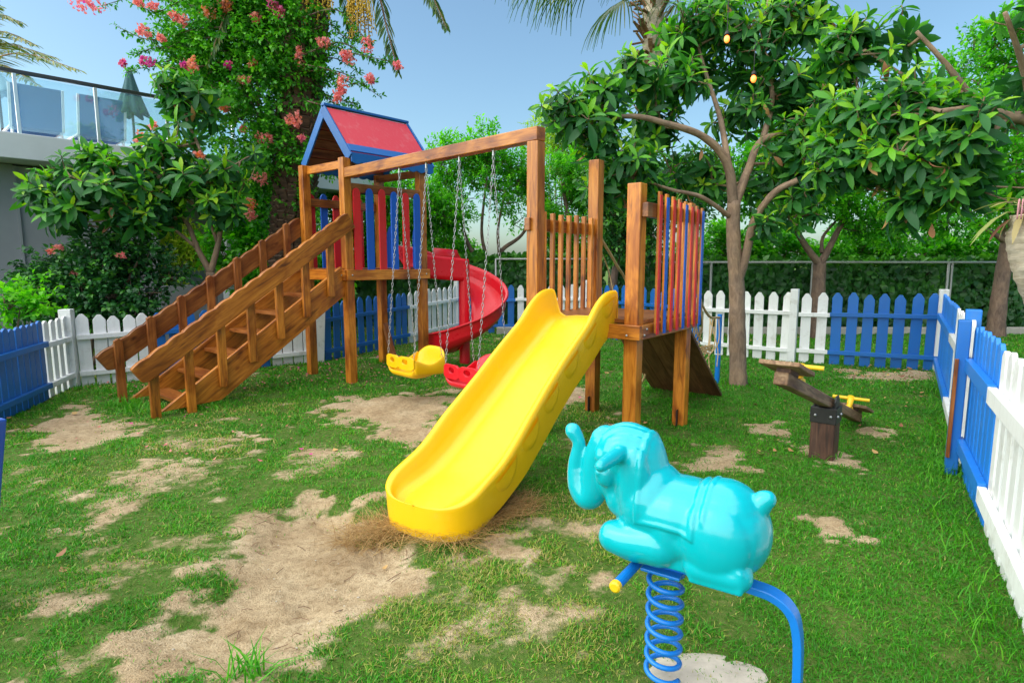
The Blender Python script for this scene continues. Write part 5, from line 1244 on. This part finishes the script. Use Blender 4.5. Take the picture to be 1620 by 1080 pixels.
FL = [(405, 30, 9.0, .12, .6), (470, 190, 9.0, .11, .6), (475, 92, 9.0, .12, .55), (385, 126, 8.9, .09, .62), (332, 18, 9.0, .13, .85), (355, 8, 9.0, .10, .6), (228, 50, 8.9, .14, .45), (232, 97, 8.9, .11, .05), (304, 104, 8.9, .13, .7), (425, 220, 9.0, .11, .6), (410, 218, 9.0, .07, .6), (412, 282, 9.0, .11, .55), (347, 163, 8.9, .08, .75), (333, 183, 9.0, .10, .65), (355, 172, 9.0, .06, .6), (473, 82, 9.0, .08, .5), (550, 92, 8.9, .10, .5), (512, 66, 8.9, .10, .5), (545, 88, 8.8, .07, .45), (580, 72, 8.8, .10, .45), (586, 124, 8.8, .10, .45), (542, 128, 8.8, .08, .5), (533, 153, 8.8, .08, .5), (630, 103, 8.8, .06, .4), (400, 100, 9.0, .07, .65), (395, 322, 9.2, .09, .8), (398, 340, 9.2, .08, .6), (360, 10, 9.0, .1, .85), (225, 222, 8.4, .12, .7), (242, 200, 8.4, .06, .6), (130, 5, 9.0, .16, .3), (150, 2, 8.9, .12, .3), (385, 205, 9.0, .06, .6), (440, 20, 8.9, .1, .2), (430, 8, 8.9, .08, .15), (458, 190, 9.0, .08, .62), (315, 245, 8.2, .06, .7), (280, 165, 8.4, .05, .8), (362, 104, 8.9, .05, .05), (290, 103, 8.8, .06, .05), (255, 60, 8.8, .07, .5), (275, 25, 8.9, .08, .5), (290, 32, 8.9, .07, .5), (220, 5, 8.8, .07, .5), (240, 8, 8.8, .06, .45), (195, 100, 8.8, .05, .1), (540, 145, 8.8, .06, .5), (478, 218, 9.0, .05, .3)]
for px, py, Y, r, t in FL:
    foliage('flower_cluster', [bract_cluster(D(px, py, Y - .20), r * .92, int(24 + 300 * r), rngf, t)], L_FLOW, bou)
# fan palm behind the right tree
b = gb(1020, 470, 12.3); FP = [b, D(1021, 420, 12.3), D(1024, 300, 12.3), D(1030, 130, 12.3), D(1034, 0, 12.3), D(1036, -70, 12.3)]
fan = thing('fan_palm', 'fan palm with a shaggy trunk top and drooping fronds above the right tree', 'palm', b)
mb = MB(); P = spline(FP, 14); mb.tube(P, [(.10 if p.z < 3.0 else lerp(.10, .19, min(1, (p.z - 3.0) / 1.5))) + .012 * math.sin(i * 2.4) for i, p in enumerate(P)], 14, True, .05); mb.build('trunk', B_PALE, fan)
mb = MB()
for p in spline(FP[2:], 16):
    if p.z < 3.6: continue
    for k in range(5):
        a = R.uniform(0, 6.28); o_ = V3((math.cos(a), math.sin(a), 0)); q = p + o_ * .17; L = R.uniform(.12, .3) * (1.5 if p.z > 5.6 else 1); mb.beam(q - Z * .06, q + o_ * L * .7 + Z * L * .55 * R.choice((1, .6, -.3)), R.uniform(.05, .09), .02, o_)
mb.build('leaf_boots', B_PALM, fan)
C_ = D(1036, -70, 12.3)
def fan_leaf(hub, dirv, L, rng):
    hub, dirv = V3(hub), V3(dirv).normalized(); sd_ = dirv.cross(Z).normalized(); VV, n, k = [], 34, 6
    for i in range(n):
        a = lerp(-1.9, 1.9, i / (n - 1)); d0 = dirv * math.cos(a) + sd_ * math.sin(a); p = V3(hub); v_ = d0 + Z * .1; Ls = L * R.uniform(.85, 1.1); wdir = Z.cross(d0).normalized() if abs(d0.z) < .95 else V3((1, 0, 0))
        for j in range(k):
            f = j / (k - 1.0); w_ = .028 * (1 - .85 * f); VV += [tuple(p - wdir * w_), tuple(p + wdir * w_)]
            v_ = (v_ + Z * (-.16 - .5 * f)).normalized(); p = p + v_ * (Ls / (k - 1))
    return np.array(VV), [quad_strip(n, k)], np.repeat(np.clip(rng.normal(.4, .18, n), 0, 1), 2 * k)
rng = np.random.RandomState(66)
for hp in ((905, -28, 11.9), (872, -40, 12.2), (985, 2, 11.9), (950, -45, 11.4), (1165, -20, 11.8), (1215, -36, 12.0), (1110, -20, 11.5), (1000, -70, 13.2), (1080, -90, 13.2), (1040, -60, 11.2), (1075, 10, 11.9), (830, -75, 12.3)):
    h = D(*hp); pd = (h - C_); pt_ = MB().tube(spline([C_, C_.lerp(h, .5) + Z * .12, h], 5), [.022] * 5 + [.016] * 6, 6).build('petiole', WOODG, fan, smooth=True)
    foliage('fan_leaf', [fan_leaf(h, V3((pd.x, pd.y, pd.z * .3 - .12)), 1.15, rng)], L_PALM, pt_)
# feather palm behind the terrace
b = V3((-13.2, 14.5, -.1)); fp_ = thing('date_palm', 'yellowish feather palm behind the terrace at the left edge', 'palm', b); C_ = D(-70, 120, 14.5)
MB().tube([b, b.lerp(C_, .5), C_], .25, 12, True, .06).build('trunk', B_PALM, fp_)
for tip, via in (((128, 112, 13.8), (40, 85, 14)), ((58, 72, 14), (0, 50, 14.2)), ((36, 36, 14.4), (-20, 20, 14.4)), ((60, 135, 13.6), (10, 105, 14)), ((-150, 60, 14.5), (-110, 60, 14.5)), ((90, 92, 14.8), (10, 70, 14.6)), ((0, 10, 15), (-40, 20, 14.8))):
    fr = [C_, C_.lerp(D(*via), .5) + Z * .1, D(*via), D(*tip)]; st_ = MB().tube(spline(fr, 5), [lerp(.03, .006, i / 15) for i in range(16)], 6).build('frond', WOODG, fp_, smooth=True); V_, F_, t_ = frond(fr, 60, .5, rngp, .35, .04); foliage('leaflets', [(V_, F_, np.clip(t_ + .35, 0, 1))], L_PALM, st_)
# pale succulent trunk at the right edge
b = V3((4.15, 4.5, -.05)); su = thing('succulent_tree', 'thick pale ringed trunk with spiky reddish leaves at the right edge', 'plant', b)
SPp = [b, V3((4.1, 4.45, .6)), D(1668, 520, 4.3), D(1640, 440, 4.2), D(1628, 385, 4.2), D(1627, 338, 4.2)]; P = spline(SPp, 12)
MB().tube(P, [lerp(.09, .125, min(1, i / 46)) * (1 + .035 * math.sin(i * 1.9)) * (1 if i < 54 else .8) for i in range(len(P))], 18, True, .02).build('trunk', B_PALE, su, smooth=True)
rng = np.random.RandomState(88); k = 26; a = rng.uniform(0, 6.28, k); el_ = rng.uniform(-.5, .9, k); ax = np.stack([np.cos(a) * np.cos(el_), np.sin(a) * np.cos(el_), np.sin(el_)], -1); c_ = np.array(tuple(D(1627, 335, 4.2)))
V_, F_ = leaf15(np.tile(c_, (k, 1)) + ax * .06, ax, np.tile([[0, 0, 1.]], (k, 1)), rng.uniform(.14, .26, k), np.full(k, .045), rng.uniform(.1, 1.2, k)); foliage('leaf_rosette', [(V_, F_, np.repeat(rng.uniform(.2, 1, k), 15))], L_CYC, su)
mb = MB()
for k in range(7):
    s0 = D(1612 + k * 3, 338, 4.1); mb.tube(spline([s0, s0 + V3((-.03 + .01 * k, -.03, .09)), s0 + V3((-.05 + .012 * k, -.05, .05)), s0 + V3((-.05 + .012 * k, -.05, -.04))], 4), .005, 5)
mb.build('hanging_stem', plain('pink_stem', (.5, .22, .24), .5, 0, 20, .2, .1), su, smooth=True)
# warm lamps in the right tree
lm, lnt, lb_, _ = new_mat('lamp_glow'); lb_.inputs['Emission Color'].default_value = (1, .12, .008, 1); lb_.inputs['Emission Strength'].default_value = 1.6; lb_.inputs['Base Color'].default_value = (1, .6, .2, 1)
for px, py, lab in ((1150, 62, 'small lit amber lamp hanging high in the right tree crown'), (1192, 125, 'small lit amber lamp hanging lower in the right tree crown')):
    c_ = D(px, py, 6.35); lt = thing('hanging_lamp', lab, 'lamp', c_)
    MB().tube([c_ + Z * .07, c_ + Z * .36], .004, 6).build('cord', BLACK, lt); MB().tube([c_ + Z * .035, c_ + Z * .05, c_ + Z * .075], [.03, .026, .014], 12).build('socket', BLACK, lt, smooth=True)
    MB().sphere(c_, (.027, .027, .038), 14, 10).build('bulb', lm, lt, smooth=True)

# ------------------------------------------------------------------ building on the left
BA = D(0, 205, 8.5); BD = V3((.68, .735, 0)).normalized(); BN = V3((-BD.y, BD.x, 0)); BA.z = 0; ZT, ZB = 3.18, 2.83
bang = math.atan2(BD.y, BD.x)
house = thing('terrace_building', 'grey and white building with a roof terrace behind the left tree', 'building', BA)
def bx(c, s): return MB().box(c, s, bang)
L0, L1 = -4.5, 6.5
bx(BA + BD * ((L0 + L1) / 2) + BN * 3.0 + Z * (ZT + ZB) / 2, (L1 - L0, 6.0, ZT - ZB)).build('terrace_slab', WHITE_W, house, .01)
bx(BA + BD * -2.2 + BN * .75 + Z * (ZB - .012) / 2, (4.75, .3, ZB - .014)).build('wall', GREY_W, house)
bx(BA + BD * .19 + BN * .585 + Z * 1.4, (.035, .03, 2.8)).build('downpipe', GREY_W, house)
bx(BA + BD * 1.1 + BN * .75 + Z * 1.4, (1.8, .28, 2.8)).build('wall', GREY_W, house)
bx(BA + BD * .95 + BN * .60 + Z * 1.62, (.30, .02, .12)).build('wall_sign', WHITE_W, house)
bx(BA + BD * 2.62 + BN * .6 + Z * .5, (1.3, .2, 1.0)).build('low_wall', GREY_W, house, .01)
bx(BA + BD * 3.15 + BN * .35 + Z * 1.41, (.28, .28, 2.80)).build('pillar', WHITE_W, house, .01)
bx(BA + BD * 1.0 + BN * 4.6 + Z * 1.4, (10, .25, 2.8)).build('wall', GREY_W, house)
gm, gnt, gbs, gout = new_mat('balustrade_glass'); tr = gnt.nodes.new('ShaderNodeBsdfTransparent'); tr.inputs[0].default_value = (.86, .97, 1.0, 1); gl = gnt.nodes.new('ShaderNodeBsdfGlossy'); gl.inputs['Roughness'].default_value = .04; mx = gnt.nodes.new('ShaderNodeMixShader'); mx.inputs[0].default_value = .12; df = gnt.nodes.new('ShaderNodeBsdfDiffuse'); df.inputs[0].default_value = (.75, .9, .95, 1); mx2 = gnt.nodes.new('ShaderNodeMixShader'); mx2.inputs[0].default_value = .10
gnt.links.new(tr.outputs[0], mx.inputs[1]); gnt.links.new(gl.outputs[0], mx.inputs[2]); gnt.links.new(mx.outputs[0], mx2.inputs[1]); gnt.links.new(df.outputs[0], mx2.inputs[2]); gnt.links.new(mx2.outputs[0], gout.inputs[0])
DGREY = plain('dark_rail', (.06, .06, .065), .4, .4, 30, .2, .1); CHROME = plain('brushed_steel', (.7, .7, .7), .3, .9, 40, .1, .05)
bal = thing('glass_balustrade', 'glass balustrade with dark handrail along the terrace edge', 'balustrade', BA + Z * ZT)
e0 = BN * .12
MB().beam(BA + e0 + BD * L0 + Z * 4.03, BA + e0 + BD * L1 + Z * 4.03, .06, .05).build('handrail', DGREY, bal, .004)
xs_ = [-4.4, -3.2, -2.0, -.85, .23, 1.18, 2.15, 3.2, 4.3, 5.4, 6.4]
for a_, b2 in zip(xs_, xs_[1:]): bx(BA + e0 + BD * ((a_ + b2) / 2) + Z * (ZT + .43), (b2 - a_ - .06, .012, .74)).build('glass_pane', gm, bal)
for a_ in xs_: bx(BA + e0 + BD * a_ + Z * (ZT + .41), (.04, .04, .82)).build('post', CHROME, bal)
SLING = plain('blue_sling', (.008, .13, .34), .7, 0, 60, .3, .2)
for (s_, lab) in ((.55, 'blue sling lounge chair on the terrace nearest the left edge'), (1.38, 'blue sling lounge chair on the terrace nearer the closed parasol')):
    c_ = BA + BD * s_ + BN * .75 + Z * ZT; ch = thing('lounge_chair', lab, 'chair', c_, 'lounge chairs on the terrace')
    hw = .30; p0, p1 = c_ + Z * .22 , c_ + BN * -.16 + Z * .80
    MB().beam(p0, p1, hw * 2, .02, BN).build('backrest', SLING, ch, .004); MB().beam(c_ + Z * .22, c_ + BN * 1.1 + Z * .22, hw * 2, .02).build('seat', SLING, ch, .004)
    for sx in (-1, 1):
        MB().beam(p0 + BD * (hw + .02) * sx, p1 + BD * (hw + .02) * sx, .03, .03, BN).build('side_frame', P_WHITE, ch)
        MB().beam(c_ + BD * (hw + .02) * sx + Z * .22, c_ + BD * (hw + .02) * sx + BN * 1.15 + Z * .22, .03, .03).build('side_frame', P_WHITE, ch)
        for q in (.05, 1.1): MB().beam(c_ + BD * hw * sx + BN * q, c_ + BD * hw * sx + BN * q + Z * .22, .03, .03).build('leg', P_WHITE, ch)
CANV = plain('teal_canvas', (.03, .10, .11), .8, 0, 40, .3, .3); CANV2 = plain('pale_blue_canvas', (.35, .55, .6), .8, 0, 40, .2, .2)
for (px, py0, py1, Y, rr, mat_, lab) in ((204, 107, 182, 10.3, .20, CANV, 'closed dark teal parasol on the terrace'), (-6, 112, 150, 9.6, .28, CANV2, 'pale blue parasol cut by the left edge of the photo')):
    t_, lo = D(px, py0, Y), D(px, py1, Y); c_ = V3((t_.x, Y, ZT)); um = thing('parasol', lab, 'parasol', c_); MB().tube([c_, t_], .02, 8).build('pole', DGREY, um)
    rws = []
    for j in range(7):
        f = j / 6; r_ = .025 + rr * f ** 1.1; z_ = lerp(t_.z, lo.z, f); rws.append([V3((t_.x + math.cos(a) * r_ * (1 + .22 * f * math.cos(a * 8)), Y + math.sin(a) * r_ * (1 + .22 * f * math.cos(a * 8)), z_ - .03 * f * math.cos(a * 8))) for a in [2 * math.pi * k / 48 for k in range(48)]])
    MB().grid(rws, True).build('canopy', mat_, um, smooth=True, solid=.008)
